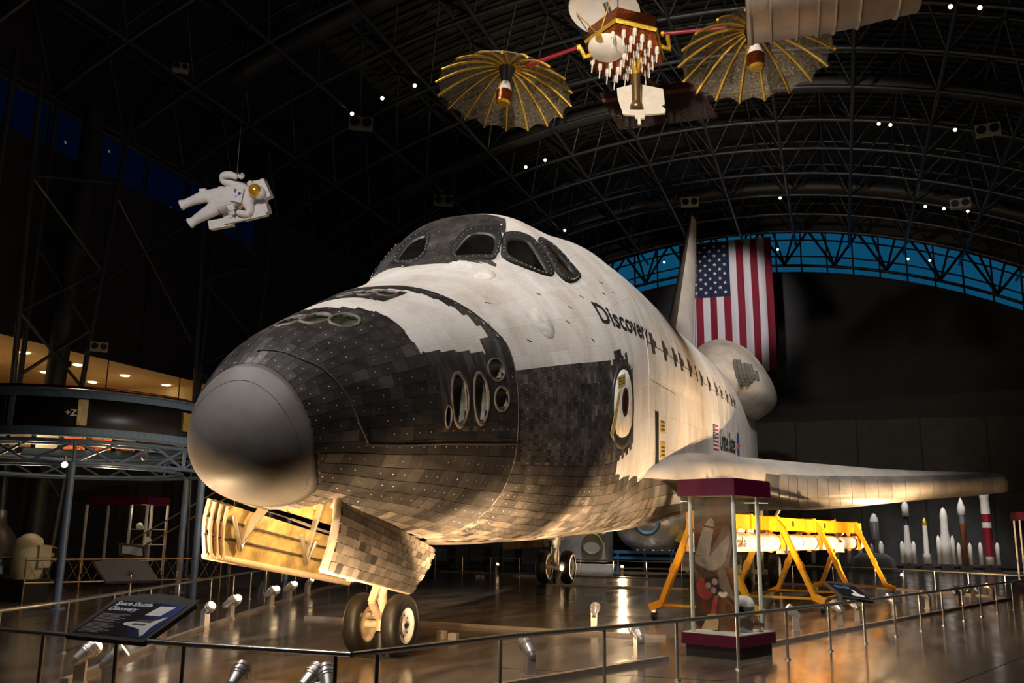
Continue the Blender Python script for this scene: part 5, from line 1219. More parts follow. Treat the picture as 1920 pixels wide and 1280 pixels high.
vs, fs = text2d('Canada', .30, .006); MB().add([armsurf(1.15+x, -.45+y/.2, .012) for x, y in vs], fs).build('lettering', mat('arm_lettering', (.16, .09, .07), .6), arm)
for k, m_ in enumerate(('flag_red', 'flag_white', 'panel_blue')): MB().add([armsurf(4.52+k*.05, -.9), armsurf(4.56+k*.05, -.9), armsurf(4.56+k*.05, .2), armsurf(4.52+k*.05, .2)], [(0, 1, 2, 3)]).build('flag_mark', M[m_], arm)
for s in (.9, 1.6, 2.3): MB().cyl(ab(s, .05, 1.80), ab(s+.25, -.05, 1.74), .05, n=10).cyl(ab(s+.3, .1, 1.74), ab(s+.3, .1, 1.82), .08, n=12).build('camera_fitting', M['white_paint'], arm)
# ================================================================== model rockets by the end wall
def rocket(lab, x, y, parts, z0=.35, plinth=True):
    e = empty('model_rocket', (x, y, 0), lab, 'rocket', 'model rockets by the end wall')
    for nm, prof, dx, m_ in parts: MB().lathe([(max(r, .001), h+z0) for r, h in prof], (x+dx, y, 0), (0, 0, 1), 16).build(nm, M[m_] if isinstance(m_, str) else m_, e)
    if plinth: MB().box((x, y, .14), (.62, .6, .28)).build('plinth', M['black'], e)
    MB().cyl((x, y, .27), (x, y, z0+.1), .06, n=8).build('stand_pin', M['dark_grey'], e)
    return e
def booster(h, r): return [(0, 0), (r, .02), (r, h*.8), (r*.6, h*.93), (0, h)]
M['rk_red'] = mat('rocket_red', (.24, .012, .028), .4); M['rk_brown'] = mat('rocket_brown', (.24, .075, .028), .5); M['rk_grey'] = mat('rocket_grey', (.28, .28, .29), .35, .4)
W = 'white_paint'
rocket('slim white model rocket partly hidden by the yellow stand', 5.66, 49.5, [('body', [(.0, 0), (.11, .02), (.11, 2.1), (.02, 2.45), (0, 2.46)], 0, W)])
rocket('grey model rocket with white nose right of the yellow stand', 7.76, 49.5, [('body', [(0, .5), (.10, .5), (.10, 1.05), (.24, 1.3)], 0, 'rk_grey'), ('fairing', [(.24, 1.3), (.26, 1.35), (.26, 2.2), (.24, 2.3)], 0, 'rk_grey'), ('nose', [(.24, 2.3), (.2, 2.5), (.1, 2.7), (0, 2.78)], 0, W), ('booster', booster(1.25, .14), .28, W), ('booster', booster(1.1, .13), -.2, 'rk_grey')])
rocket('model rocket with dark checked upper stage and two boosters below the wing', 9.45, 49.5, [('body', [(0, 0), (.16, .02), (.22, .7), (.17, 1.3), (.13, 2.1)], 0, W), ('upper_stage', [(.13, 2.1), (.11, 2.12), (.11, 2.6)], 0, 'black'), ('capsule', [(.13, 2.6), (.19, 2.62), (.19, 3.2), (.1, 3.4), (.04, 3.52), (0, 3.6)], 0, W), ('booster', booster(1.25, .12), -.30, W), ('booster', booster(1.25, .12), .30, W)])
rocket('slim white model rocket with gold cutaway nose and finned skirt', 10.40, 49.5, [('skirt', [(0, 0), (.23, .02), (.21, .55)], 0, W), ('body', [(.15, .5), (.12, 2.1)], 0, W), ('nose', [(.12, 2.1), (.12, 2.25), (.08, 2.45), (0, 2.55)], 0, 'gold_foil')])
rocket('broad white model rocket with gold window and two tall boosters', 11.40, 49.5, [('body', [(0, 0), (.27, .02), (.27, 1.1), (.20, 1.9), (.20, 2.5)], 0, W), ('nose', [(.20, 2.5), (.19, 2.75), (.11, 3.0), (0, 3.12)], 0, W), ('window', [(.0, 2.55), (.13, 2.6), (.13, 2.85), (0, 2.95)], .05, 'gold_foil'), ('booster', booster(1.6, .11), -.36, W), ('booster', booster(1.6, .11), .36, W)])
rocket('brown model rocket with white pointed fairing', 12.33, 49.5, [('body', [(0, 0), (.16, .02), (.15, 2.2)], 0, 'rk_brown'), ('upper_stage', [(.15, 2.2), (.15, 2.7)], 0, 'rk_grey'), ('fairing', [(.16, 2.68), (.21, 2.8), (.21, 3.1), (.08, 3.5), (0, 3.65)], 0, W), ('booster', booster(1.2, .11), -.28, W), ('booster', booster(1.2, .11), .28, W)])
rocket('tall white and crimson model rocket under the wing tip', 13.55, 49.5, [('base', [(0, 0), (.2, .02), (.22, .45)], 0, W), ('body', [(.22, .45), (.24, 2.0)], 0, 'rk_red'), ('white_band', [(.245, 2.0), (.245, 2.3)], 0, W), ('red_band', [(.245, 2.3), (.245, 2.75)], 0, 'rk_red'), ('upper_stage', [(.245, 2.75), (.25, 3.6), (.27, 3.65), (.27, 4.4), (.18, 4.75), (0, 4.95)], 0, W), ('booster', booster(1.25, .11), -.42, W), ('booster', booster(1.25, .11), .42, W)])
for k in range(3): 
    x = (4.4, 6.3, 6.9)[k]; rocket(('short pale model rocket behind yellow stand, left of three', 'short pale model rocket behind yellow stand, middle of three', 'short pale model rocket behind yellow stand, right of three')[k], x, 48.0, [('body', [(0, 0), (.12, .02), (.11, 1.0), (.05, 1.25), (0, 1.3)], 0, W)], .3)
pl = tag(MB().lathe([(1.2, 0), (1.1, .6), (.7, .9), (.0, .95)], (7.5, 47.2, 0), (0, 0, 1), 8).build('rocket_plinth', mat('grey_plinth', (.16, .155, .15), .6)), 'grey faceted plinth below the grey rocket', 'plinth')
for k, (x, y) in enumerate(((7, 44), (12, 44), (10, 41))): lamp('rocket_wash', 'SPOT', (x, y, 17.5), (x+1.2, 49.5, 1.8), 5200, NEUTRAL, .3, 26)
# ================================================================== exhibits far behind, under the belly
foil = empty('foil_spacecraft', (-2.74, 37.85, 0), 'silver foil wrapped spacecraft with blue port behind the main wheels', 'spacecraft')
mb = MB(); rws = []
for i in range(15):
    h = 1.0+i*.13; r_ = 1.95*math.sin(PI*min(1, .12+i/15*.55))**.7
    rws.append([(-2.74+r_*math.cos(2*PI*k/40)*(1+.025*math.sin(9*2*PI*k/40+i)), 37.85+r_*.8*math.sin(2*PI*k/40), h+.04*math.sin(k*2.1+i)) for k in range(40)])
mb.grid(rws, wrap=True, sm=True); mb.build('foil_body', M['silver_foil'], foil)
MB().tube([(-2.74+.55*math.cos(2*PI*k/24), 36.35, 2.3+.55*math.sin(2*PI*k/24)) for k in range(24)], .09, 8, closed=True).build('port_ring', M['ring_blue'], foil)
MB().cyl((-2.74, 36.42, 2.3), (-2.74, 36.5, 2.3), .5, n=24).build('port', M['black'], foil)
mb = MB(); mb.box((-1.0, 36.6, 1.55), (.7, .5, .55), Matrix.Rotation(.5, 3, 'Y')); mb.box((-.7, 36.5, 1.75), (.4, .4, .5), Matrix.Rotation(-.4, 3, 'Y')); mb.build('gold_blanket', M['gold_foil'], foil)
ct = empty('blue_cart', (-2.9, 37.9, 0), 'blue steel cart carrying the foil spacecraft', 'cart')
for z in (.9, .62): MB().box((-2.5, 36.9, z), (4.0, .12, .14)).build('beam', mat('cart_blue', (.04, .16, .36), .4), ct)
for x in (-4.3, -3, -1.7, -.7): MB().box((x, 36.9, .76), (.10, .10, .3)).cyl((x, 36.85, .12), (x, 36.95, .12), .12, n=12).box((x, 36.9, .4), (.08, .08, .45)).build('caster_leg', M['blue_paint'], ct)
MB().box((-2.5, 38.0, .9), (4.0, 2.2, .08)).build('deck', M['blue_paint'], ct)
mo = empty('grey_module', (-6, 37, 0), 'pale grey equipment module with round greenish hatch behind main wheels', 'module')
MB().box((-6.2, 37.6, 1.3), (2.6, 1.6, 1.8)).build('body', mat('module_grey', (.38, .37, .36), .5, noise=.2), mo); MB().tube([(-5.55+.48*math.cos(2*PI*k/24), 36.75, 1.25+.48*math.sin(2*PI*k/24)) for k in range(24)], .06, 8, closed=True).build('hatch_ring', mat('olive_ring', (.22, .20, .08), .5), mo)
MB().cyl((-5.55, 36.78, 1.25), (-5.55, 36.82, 1.25), .44, n=24).build('hatch', mat('module_pale', (.48, .46, .44), .5), mo); MB().cyl((-5.0, 36.7, 1.95), (-5.0, 36.8, 1.95), .22, n=16).build('round_light', M['white_paint'], mo); MB().box((-5.9, 37, .15), (2.8, .9, .3)).build('base', M['white_paint'], mo)
gb = empty('gold_box', (-7.8, 31.9, 0), 'amber foil covered box hanging low behind the shuttle nose wheels', 'box')
MB().prism([(-8.9, .95), (-6.9, 1.12), (-6.9, 2.2), (-8.9, 2.2)], lambda a, b_, t: Vector((a, 33.2+t, b_)), 0, .8).build('body', mat('amber_foil', (.42, .28, .12), .4, .4, noise=.6, nscale=2), gb); MB().cyl((-8.9, 33.2, 0), (-8.9, 33.2, 1.0), .03, n=8).cyl((-6.9, 33.2, 0), (-6.9, 33.2, 1.2), .03, n=8).build('leg', M['dark_grey'], gb)
for k, (x, y, lb) in enumerate(((-13.5, 37, 'dark equipment crate at far left behind the far handrail'), (-11.6, 37.2, 'dark equipment crate second from left behind the far handrail'), (-10, 37.4, 'dark equipment crate third from left behind the far handrail'), (-1, 41, 'dark equipment crate behind the blue cart'))):
    e = empty('equipment_crate', (x, y, 0), lb, 'crate'); MB().box((x, y, .55), (.95, .8, .9)).build('body', M['dark_grey'], e); MB().box((x, y-.41, .6), (.7, .02, .6)).build('lid', M['blue_paint'], e)
    for s in (-.4, .4): MB().cyl((x+s, y-.3, .06), (x+s, y-.24, .06), .06, n=10).build('caster', M['rubber'], e)
lamp('back_hall_light', 'SPOT', (-4, 33, 17), (-3, 37.5, 1.2), 7500, NEUTRAL, .4, 34)
# ================================================================== hanging satellite with two gold umbrella antennas
M['mesh_gold'] = None
mg = bpy.data.materials.new('gold_wire_mesh'); mg.use_nodes = True; nt = mg.node_tree; b = nt.nodes['Principled BSDF']; out = nt.nodes['Material Output']
tc = nt.nodes.new('ShaderNodeTexCoord'); nz = nt.nodes.new('ShaderNodeTexNoise'); nz.inputs['Scale'].default_value = 18; nz.inputs['Detail'].default_value = 3
rp = nt.nodes.new('ShaderNodeValToRGB'); rp.color_ramp.elements[0].position = .42; rp.color_ramp.elements[0].color = (.18,)*3+(1,); rp.color_ramp.elements[1].position = .72; rp.color_ramp.elements[1].color = (.58,)*3+(1,)
nt.links.new(tc.outputs['Object'], nz.inputs[0]); nt.links.new(nz.outputs[0], rp.inputs[0]); tr = nt.nodes.new('ShaderNodeBsdfTransparent'); mx = nt.nodes.new('ShaderNodeMixShader')
b.inputs['Base Color'].default_value = (.55, .47, .34, 1); b.inputs['Metallic'].default_value = .3; b.inputs['Roughness'].default_value = .5
nt.links.new(rp.outputs[0], mx.inputs[0]); nt.links.new(tr.outputs[0], mx.inputs[1]); nt.links.new(b.outputs[0], mx.inputs[2]); nt.links.new(mx.outputs[0], out.inputs[0]); M['mesh_gold'] = mg
sat = empty('relay_satellite', (1.0, 15.1, 14.6), 'hanging copper satellite with white dish and two gold umbrella antennas', 'satellite')
def umbrella(c, R, tilt):
    c = Vector(c); Rm = Matrix.Rotation(tilt[0], 3, 'X') @ Matrix.Rotation(tilt[1], 3, 'Y'); dep = R*.46; N = 18
    def P(r, a, dz=0): return c+Rm @ Vector((r*R*math.cos(a), r*R*math.sin(a), dep*(1-r*r)*1.0+dz))
    hub = MB().cyl(P(.0, 0, -.02), P(0, 0, .16), .36, n=18).build('antenna_hub', M['copper_foil'], sat)
    for k in range(N):
        a = 2*PI*(k+.4)/N; a2 = 2*PI*(k+1.4)/N
        MB().tube([P(.12+.88*q/7, a, -.02) for q in range(8)], .04, 5).build('rib', M['gold_foil'], hub)
        rws = []
        for q in range(6):
            r = .12+.88*q/5; row = []
            for s in range(5):
                f = s/4; sag = 1-.055*math.sin(PI*f)*(r**2); row.append(P(r*sag, a+(a2-a)*f, -.01))
            rws.append(row)
        MB().grid(rws).build('mesh_panel', M['mesh_gold'], hub)
    MB().cyl(P(0, 0, 0), P(0, 0, -.55), .26, .13, n=14).build('feed_mast', M['black'], hub)
    MB().cyl(P(0, 0, -.52), P(0, 0, -.86), .12, .23, n=18).build('feed_cone', M['white_paint'], hub)
    MB().cyl(P(0, 0, -.86), P(0, 0, -1.22), .235, .22, n=18).build('feed_can', M['copper_foil'], hub); MB().cyl(P(0, 0, -1.22), P(0, 0, -1.27), .22, .15, n=18).build('feed_end', M['gold_foil'], hub)
umbrella((-2.66, 15.51, 14.30), 2.03, (-.13, .05)); umbrella((4.54, 15.19, 14.05), 2.03, (-.13, -.05))
BC = Vector((1.04, 15.1, 14.75)); BT = Matrix.Translation(BC) @ Matrix.Rotation(-.28, 4, 'X') @ Matrix.Scale(1.12, 4) @ Matrix.Translation(-BC); mb = MB(BT)
mb.lathe([(0.001, 0), (.98, 0), (.98, .55), (.001, .55)], BC, (0, 0, 1), 6, sm=False); mb.build('bus', M['copper_foil'], sat)
MB(BT).lathe([(1.0, .02), (1.05, .10), (1.0, .18)], BC, (0, 0, 1), 6, sm=False).build('bus_skirt', M['gold_foil'], sat)
hx = []
for i in range(-4, 5):
    for j in range(-4, 5):
        x, y = i*.27+(j % 2)*.135, j*.235
        if math.hypot(x, y) < .93 and math.hypot(x+.38, y+.30) > .45 and len(hx) < 34: hx.append((x, y))
for x, y in hx:
    p = BC+Vector((x, y, 0)); h = MB(BT).cyl(p, p-Vector((0, 0, .17)), .055, n=10).build('helix_cup', M['white_paint'], sat); MB(BT).cyl(p-Vector((0, 0, .17)), p-Vector((0, 0, .48)), .022, .014, n=8).build('helix_rod', M['white_paint'], h)
MB(BT).lathe([(.001, 0), (.45, -.02), (.47, .03), (.44, .06)], BC+Vector((-.38, -.30, -.05)), (0, 0, 1), 28).build('small_dish', M['white_paint'], sat)
dc = Vector((.60, 14.55, 15.82)); dax = Vector((-.10, -.25, -.96)).normalized()
MB().lathe([(.001, -.30), (.3, -.28), (.6, -.20), (.85, -.09), (.99, 0), (1.0, .01), (.99, .0), (.84, -.07), (.6, -.18), (.3, -.26), (.001, -.275)], dc, dax, 40).build('dish', M['white_paint'], sat)
fx, fy, fz = tri_frame(dax)
for k in range(3):
    t = 2*PI*k/3+.5; MB().cyl(dc+fx*(.8*math.cos(t))+fy*(.8*math.sin(t)), dc+dax*.9, .016, n=6).build('dish_strut', M['gold_foil'], sat)
MB().cyl(dc+dax*.85, dc+dax*1.0, .10, n=10).build('dish_feed', M['gold_foil'], sat)
MB().cyl(dc-dax*.28, BC+Vector((-.2, -.2, .5)), .08, n=8).build('dish_mast', M['dark_grey'], sat)
for a, b_ in (((-1.75, 14.9, 14.75), (-.2, 14.62, 14.87)), ((2.1, 15.36, 15.30), (3.75, 15.5, 15.25))): MB().cyl(a, b_, .055, n=10).build('boom', M['rk_red'], sat); MB().cyl(b_ if a[0] < 0 else a, (Vector(b_)+Vector((.12, .02, .02))) if a[0] < 0 else (Vector(a)-Vector((.12, 0, 0))), .085, n=10).build('boom_end', M['gold_foil'], sat)
MB().tube([(-.1, 14.65, 14.85), (.0, 14.7, 14.6), (.15, 14.8, 14.7)], .07, 8).tube([(1.95, 15.2, 14.9), (2.25, 15.3, 14.75), (2.2, 15.35, 15.2)], .07, 8).build('boom_root', M['gold_foil'], sat)
# white shroud and gold horn below the bus
mb = MB(); mb.prism([(-.62, .42), (-.10, .58), (.60, .40), (.66, -.10), (.58, -.20), (.68, -.28), (.66, -.42), (.15, -.48), (.14, -.60), (-.10, -.60), (-.12, -.50), (-.42, -.48), (-.58, .05)], lambda a, b_, t: Vector((1.37+a, 15.45+t+.33*a+.25*b_, 13.45+b_)), 0, .10); mb.build('shroud', mat('white_shroud', (.72, .68, .62), .55, noise=.08, nscale=4, bump=.5, bscale=4), sat)
MB().cyl((1.30, 15.30, 14.15), (1.30, 15.32, 13.35), .12, .13, n=14).lathe([(.13, 0), (.17, -.08), (.19, -.18), (.17, -.20)], (1.30, 15.32, 13.35), (0, 0, 1), 14).build('horn', M['brass'], sat); MB().cyl((1.35, 15.35, 14.75), (1.30, 15.30, 14.15), .14, .10, n=12).build('horn_neck', M['gold_foil'], sat)
MB().cyl((1.37, 15.35, 12.85), (1.37, 15.35, 12.68), .05, n=8).build('tip_sensor', M['white_paint'], sat)
M['solar'] = mat('solar_cells', (.020, .008, .007), .30, .6, noise=.6, nscale=30, bump=.9, bscale=60, spec=.8); M['copper_bar'] = mat('copper_bar', (.10, .035, .022), .45, .4)
SP0, SPu, SPv = Vector((-.45, 18.0, 15.18)), Vector((2.96, .95, .44)), Vector((.55, .45, -1.12))
SPn = SPu.cross(SPv).normalized()
for k in range(2): mb = MB(); mb.prism([(k*.5+.005, 0), (k*.5+.495, 0), (k*.5+.495, 1), (k*.5+.005, 1)], lambda a, b_, t: SP0+SPu*a+SPv*b_+SPn*t, -.03, .0); mb.build('solar_panel', M['solar'], sat)
MB().prism([(0, .16), (1, .16), (1, .26), (0, .26)], lambda a, b_, t: SP0+SPu*a+SPv*b_+SPn*t, -.05, .02).build('panel_spar', M['copper_bar'], sat); MB().cyl(SP0+SPu*.6+SPv*.2, BC+Vector((0, .6, .2)), .05, n=8).build('panel_yoke', M['copper_bar'], sat)
for p in ((-2.66, 15.5, 15.2), (4.54, 15.2, 14.95), (1.04, 15.1, 15.3), (.6, 14.55, 16.2)): MB().cyl(p, (p[0], p[1], vault(p[0])), .012, n=5).build('hanging_wire', M['steel'], sat)
lamp('satellite_spot', 'SPOT', (1.2, 3.0, 14.0), (1.2, 15.3, 14.5), 6500, (1, .84, .66), .25, 42)
# ------------------------------------------------------------------ ribbed metal stage hanging at the top right
cy = empty('ribbed_stage', (6.5, 9.9, 13.2), 'ribbed bare metal rocket stage hanging at the top right', 'rocket stage')
c0, c1 = Vector((4.73, 9.81, 13.19)), Vector((8.03, 10.01, 13.17)); cd = (c1-c0).normalized(); CLn = (c1-c0).length
M['stage_metal'] = mat('stage_metal', (.66, .57, .47), .42, .6, noise=.16, nscale=2, bump=.05, bscale=6)
prev = 0
for k, (s, r) in enumerate(((0, 1.5), (.145, 1.5), (.30, 1.49), (.42, 1.48), (.52, 1.47), (.66, 1.43), (.76, 1.38), (.88, 1.33), (1.0, 1.30))):
    if k: MB().lathe([(prev_r, prev*CLn), (r, s*CLn)], c0, cd, 48).build('shell', M['stage_metal'], cy)
    if k in (1, 2, 3, 4, 5, 7): MB().lathe([(r, s*CLn-.03), (r+.05, s*CLn-.02), (r+.05, s*CLn+.02), (r, s*CLn+.03)], c0, cd, 48).build('rib', M['stage_metal'], cy)
    prev, prev_r = s, r
MB().lathe([(.001, .01), (1.5, .01), (1.53, .03), (1.53, .12), (1.5, .13)], c0, cd, 48).build('end_ring', M['stage_metal'], cy); MB().lathe([(1.30, CLn), (.001, CLn+.01)], c0, cd, 48).build('end_cap', M['stage_metal'], cy)
for a, z in ((1.2, -.9), (1.5, -.5)): MB().cyl(c1+Vector((0, 0, z)), c1+Vector((.9, .3, z+.35)), .025, n=8).build('probe', M['pale_metal'], cy)
for s in (.15, .85): p = c0+(c1-c0)*s; MB().cyl(p+Vector((0, 0, 1.4)), (p.x, p.y, vault(p.x)), .012, n=5).build('hanging_wire', M['steel'], cy)
lamp('stage_added_fill', 'SPOT', (7.5, 1.0, 15.5), (6.3, 10.0, 12.6), 5000, NEUTRAL, .25, 34)  # added fill light, lifts the dim metal of the hanging stage
# ================================================================== flag on the end wall
flag = empty('national_flag', (-.2, 51, 16.3), 'huge American flag hung vertically on the end wall', 'flag')
FX0, FX1, FZ0, FZ1 = -3.05, 2.75, 11.9, 20.65; FR = mat('flag_red_cloth', (.20, .006, .022), .85); FWm = mat('flag_white_cloth', (.62, .60, .62), .85); FB = mat('flag_blue_cloth', (.006, .013, .045), .85)
def fp(u, v, off=0.0):
    w_ = .16*math.sin(u*26+v*1.5)*(.35+.65*(1-v))+.05*math.sin(u*60+v*3)
    return (FX0+(FX1-FX0)*u+.02*math.sin(v*5), 51.0+w_*.55-off, FZ0+(FZ1-FZ0)*v+.18*(u-.5)*(1-v)*0)
for k in range(13):
    u0, u1 = k/13, (k+1)/13; v1 = 1.0 if k >= 7 else .575
    MB().grid([[fp(u0+(u1-u0)*i/6, v1*j/24) for j in range(25)] for i in range(7)]).build('stripe', FR if (12-k) % 2 == 0 else FWm, flag)
MB().grid([[fp(7/13*i/24, .575+.425*j/14) for j in range(15)] for i in range(25)]).build('canton', FB, flag)
for r_ in range(11):
    for c_ in range(9):
        if (r_+c_) % 2: continue
        u, v = 7/13*(c_+1)/10, .575+.425*(r_+1)/12
        MB().add([fp(u+a/(FX1-FX0), v+b_/(FZ1-FZ0), .03) for a, b_ in star2d(0, 0, .135)], [tuple(range(10))]).build('star', FWm, flag)
MB().tube([(FX0-.1, 51, FZ1+.02), (FX1+.1, 51, FZ1+.02)], .03, 8).build('hanging_pole', M['white_paint'], flag)
lamp('flag_spot', 'SPOT', (0, 43.5, 17.6), (-.1, 51, 16.4), 1400, (1, .9, .88), .3, 60)
# ================================================================== small lamps and loudspeakers in the roof
RL = [(-10.18, 22.0, 18.45), (-8.83, 22.1, 18.83), (-11.51, 22.01, 17.99), (-7.53, 31.93, 19.17), (-6.53, 31.88, 19.38), (-8.22, 41.13, 19.0), (3.82, 42.3, 20.05), (11.48, 32.43, 18.65), (8.52, 32.51, 19.39), (8.99, 32.58, 19.3), (10.38, 22.84, 18.96), (11.23, 22.78, 18.72), (11.09, 42.33, 18.76), (11.95, 42.22, 18.51), (13.01, 41.93, 18.15), (3.17, 50.4, 19.6), (-4.07, 50.4, 19.4), (10.72, 50.4, 18.3), (11.91, 50.4, 18.1)]
rl_lab = ['above the astronaut, second of three', 'above the astronaut, third of three', 'above the astronaut beside a loudspeaker', 'above the cockpit, left of a pair', 'above the cockpit, right of a pair', 'low over the cockpit roof', 'orange glow above the flag', 'far right below the air duct', 'right of the satellite, left of a pair', 'right of the satellite, right of a pair', 'at the top right edge, left of a pair', 'at the top right edge, right of a pair', 'in a row of three far right, first', 'in a row of three far right, second', 'in a row of three far right, third', 'before the blue window right of the flag', 'before the blue window left of the tail', 'before the blue window far right, left of a pair', 'before the blue window far right, right of a pair']
M['roof_lens'] = mat('roof_lamp_lens', (1, .9, .7), .3, emit=(1, .76, .48), estr=4)
for p, lb in zip(RL, rl_lab):
    p = Vector(p); e = empty('roof_spotlight', p, 'small lit roof spotlight '+lb, 'spotlight', 'lit spotlights in the roof'); d = (Vector((3, -4, 2))-p).normalized()
    MB().cyl(p-d*.18, p+d*.10, .07, .10, n=10).build('housing', M['black'], e); MB().cyl(p+d*.10, p+d*.115, .075, n=10).build('lens', M['roof_lens'], e); MB().cyl(p-d*.1, p-d*.1+Vector((0, 0, .35)), .015, n=5).build('yoke', M['black'], e)
SPK = [((-11.2, 22.2, 17.6), 'white twin loudspeaker above the astronaut'), ((-.85, 40.3, 19.6), 'white twin loudspeaker above the tail'), ((12.6, 31.8, 18.2), 'white twin loudspeaker far right below the air duct'), ((-11.4, 30.9, 17.5), 'white twin loudspeaker above the cockpit'), ((12.54, 40.8, 18.2), 'white twin loudspeaker in the far right roof'), ((-14.11, 15.1, 16.85), 'small loudspeaker at the upper left roof'), ((-15.0, 13.75, 7.05), 'twin loudspeaker on the left column before the gallery')]
for p, lb in SPK:
    p = Vector(p); e = empty('loudspeaker', p, lb, 'loudspeaker', 'roof loudspeakers'); v = (Vector(CAM)-p); a = math.atan2(v.y, v.x)+PI/2; R = Matrix.Rotation(a, 3, 'Z'); w_ = .95 if p.z > 17 else .5
    MB().box(p, (w_, .3, w_*.5), R).build('cabinet', mat('speaker_cabinet', (.30, .30, .29), .6), e)
    for s in (-.25, .25): q = p+R @ Vector((s*w_, -.15, 0)); n = R @ Vector((0, -1, 0)); MB().cyl(q, q+n*.02, w_*.2, n=16).build('cone', M['black'], e)
    MB().cyl(p, p+Vector((0, 0, .45)) if p.z > 10 else Vector((-15.5, 13.78, 7.05)), .02, n=6).build('bracket', M['black'], e)
# ================================================================== spacewalker hanging from the roof
AO = Vector((-6.2, 7.92, 8.67)); AR = Vector((.94346, .33123, .01281)); AU = Vector((.05658, -.19899, .97837)); AN = -Vector((-.32661, .92233, .20648)); SCL = .01161
def ap_(x, y, z=0): return AO+(AR*(x-430)+AU*(375-y)+AN*z)*SCL           # body laid out across the hall, z towards the entrance
suit_m = mat('spacesuit_white', (.74, .71, .69), .75, noise=.06, nscale=9, bump=1.0, bscale=7, stretch=(1, 1, 2.2))
astro = empty('person', tuple(AO), 'astronaut in white spacesuit with gold visor and jet backpack hanging from roof', 'person')
def skin(name, nodes, edges, m_, parent, root=0, sub=2):
    me = bpy.data.meshes.new(name); off = BASE[parent.name]; me.from_pydata([ap_(x, y, z)-off for x, y, z, r in nodes], edges, [])
    o = bpy.data.objects.new(name, me); link(o, parent); BASE[o.name] = off; me.materials.append(m_)
    md = o.modifiers.new('skin', 'SKIN'); md.use_smooth_shade = True
    for k, (x, y, z, r) in enumerate(nodes):
        sv = me.skin_vertices[0].data[k]; sv.radius = (r*SCL, r*SCL); sv.use_root = (k == root)
    s = o.modifiers.new('sub', 'SUBSURF'); s.levels = sub; s.render_levels = sub; return o
nodes = [(408, 377, 0, 17), (440, 370, 2, 20), (462, 366, 2, 19),           # pelvis, waist, chest
         (398, 364, 3, 13), (380, 371, 7, 12), (360, 378, 5, 9), (347, 383, 6, 7.5),   # far leg to boot
         (408, 392, 4, 13.5), (388, 402, 9, 12.5), (371, 411, 6, 9.5), (363, 416, 7, 8),       # near leg to boot
         (454, 352, 4, 10.5), (438, 345, 5, 9), (420, 340, 8, 8.5), (421, 331, 14, 8), (438, 330, 18, 7.5), (452, 336, 19, 5.5),   # raised bent arm
         (466, 384, 6, 11), (474, 396, 12, 9.5), (468, 405, 16, 8), (456, 402, 20, 7), (449, 399, 22, 5.2),   # lower arm bent across the hip
         (478, 362, 4, 10)]                                                 # neck
edges = [(0, 1), (1, 2), (0, 3), (3, 4), (4, 5), (5, 6), (0, 7), (7, 8), (8, 9), (9, 10), (2, 11), (11, 12), (12, 13), (13, 14), (14, 15), (15, 16), (2, 17), (17, 18), (18, 19), (19, 20), (20, 21), (2, 22)]
skin('suit_body', nodes, edges, suit_m, astro)
for a_, b_ in (((358, 379, 5), (343, 385, 6)), ((372, 411, 6), (359, 419, 7))):
    a_, b_ = ap_(*a_), ap_(*b_); MB().cyl(a_, a_.lerp(b_, .55), 8.6*SCL, 8.0*SCL, n=16).cyl(a_.lerp(b_, .5), b_, 8.0*SCL, 10.2*SCL, n=16).cyl(b_, b_+(b_-a_).normalized()*2*SCL, 10.4*SCL, 9.6*SCL, n=16).build('boot', suit_m, astro)
def glove(cx_, cy_, z, ang):
    c, s = math.cos(ang), math.sin(ang); pt = lambda a, b_: (cx_+a*c-b_*s, cy_+a*s+b_*c)
    nd = [(*pt(0, 0), z, 4.0), (*pt(4.5, 0), z+1, 4.2)]; ed = [(0, 1)]
    for k, (b_, l) in enumerate(((-3.3, 6.5), (-1.1, 8), (1.1, 7.6), (3.2, 6))):
        i = len(nd); nd += [(*pt(6, b_), z+1, 1.25), (*pt(6+l*.5, b_*1.1), z+2.5, 1.15), (*pt(6+l*.85, b_*1.1), z+5, 1.0)]; ed += [(1, i), (i, i+1), (i+1, i+2)]
    i = len(nd); nd += [(*pt(3, -4.6), z+2, 1.4), (*pt(6, -7), z+4, 1.2)]; ed += [(1, i), (i, i+1)]
    return skin('glove', nd, ed, mat('glove_white', (.66, .62, .58), .7, noise=.1, nscale=20), astro, 0, 1)
glove(455, 338, 19, -.75); glove(447, 398, 22, 2.7)
hc = ap_(487, 362, 6); fr_ = Matrix((AR, AU, AN)).transposed()
MB().ball(hc, 13.2*SCL, 20, 0, (1, 1, 1), fr_).build('helmet', suit_m, astro)
M['visor_gold'] = mat('gold_visor', (.80, .42, .03), .24, .55, coat=.6)
MB().ball(ap_(482, 359, 13), 12.4*SCL, 24, 0, (1, 1, .9), fr_).build('visor', M['visor_gold'], astro)
MB().cyl(ap_(474, 363, 4), ap_(478, 362, 5), 12.5*SCL, n=20).build('neck_ring', M['pale_metal'], astro)
Rz = fr_ @ Matrix.Rotation(-.28, 3, 'Z').inverted()
def abox(nm, x, y, z, w_, h_, d_, m_, ang=.17, parent=None): return MB().box(ap_(x, y, z), (w_*SCL, h_*SCL, d_*SCL), fr_ @ Matrix.Rotation(ang, 3, 'Z')).build(nm, m_, parent or astro)
pack_m = mat('backpack_white', (.70, .67, .64), .55, noise=.06, nscale=6, bump=.15, bscale=12)
pack = abox('jet_backpack', 452, 372, -20, 84, 62, 22, pack_m)
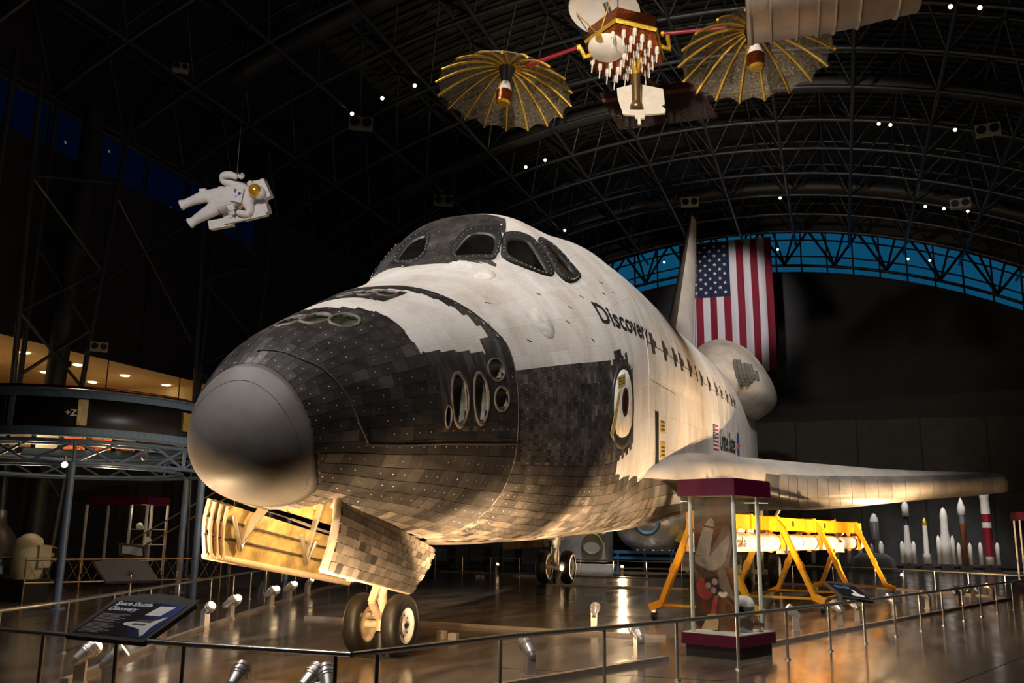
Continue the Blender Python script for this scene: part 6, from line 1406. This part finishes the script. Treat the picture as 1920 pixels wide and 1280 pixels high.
abox('pack_tower', 494, 353, -12, 15, 36, 26, pack_m, .42, pack); abox('pack_tower', 490, 392, -8, 26, 16, 30, pack_m, .2, pack)
abox('pack_arm', 418, 359, 6, 42, 9, 14, pack_m, .28, pack); abox('pack_arm', 384, 362, 4, 12, 14, 16, pack_m, .1, pack)
abox('pack_arm', 448, 412, 8, 50, 9, 14, pack_m, .22, pack); abox('pack_base', 415, 419, -2, 42, 16, 24, pack_m, .18, pack); abox('pack_side', 480, 404, 0, 44, 10, 20, pack_m, .24, pack)
chest = abox('chest_unit', 451, 368, 20, 22, 27, 10, mat('chest_grey', (.66, .66, .68), .5), -.2)
for nm, x, y, w_, h_, m_ in (('flag_patch', 449, 361, 4, 7, 'rk_red'), ('badge', 456, 368, 6, 6, 'panel_blue'), ('badge', 450, 372, 3, 3, 'rk_grey')):
    if nm == 'badge' and m_ == 'panel_blue':
        MB().prism([(453, 371), (461, 366), (456, 363)][::-1], lambda a, b_, t: ap_(a, b_, t), 25.2, 26).build('badge', M[m_], chest)
    else: abox(nm, x, y, 25, w_, h_, 1.2, M[m_], -.2, chest)
for x0, y0, x1, y1 in ((396, 364, 402, 382), (408, 389, 418, 406)): MB().tube([ap_(x0, y0, 9), ap_((x0+x1)/2+2, (y0+y1)/2-2, 15), ap_(x1, y1, 10)], 1.1*SCL, 6).build('red_stripe', M['rk_red'], astro)
abox('control_box', 441, 392, 22, 12, 10, 9, pack_m, .3); abox('brown_strap', 439, 349, 8, 6, 9, 6, mat('strap_brown', (.20, .10, .03), .6), .2); abox('brown_strap', 456, 388, 10, 6, 11, 6, M['tape_yellow'], -.4)
MB().ball(ap_(471, 345, 6), 6*SCL, 12).build('lamp_pod', suit_m, astro)
MB().cyl(ap_(444, 335, 0), ap_(444, 335, 0)+Vector((-.3, .4, 8.0)), .008, n=5).build('hanging_wire', M['steel'], astro)
lamp('astronaut_spot', 'SPOT', (-1.5, -4.5, 10.5), tuple(AO), 3000, (1, .92, .88), .2, 15)
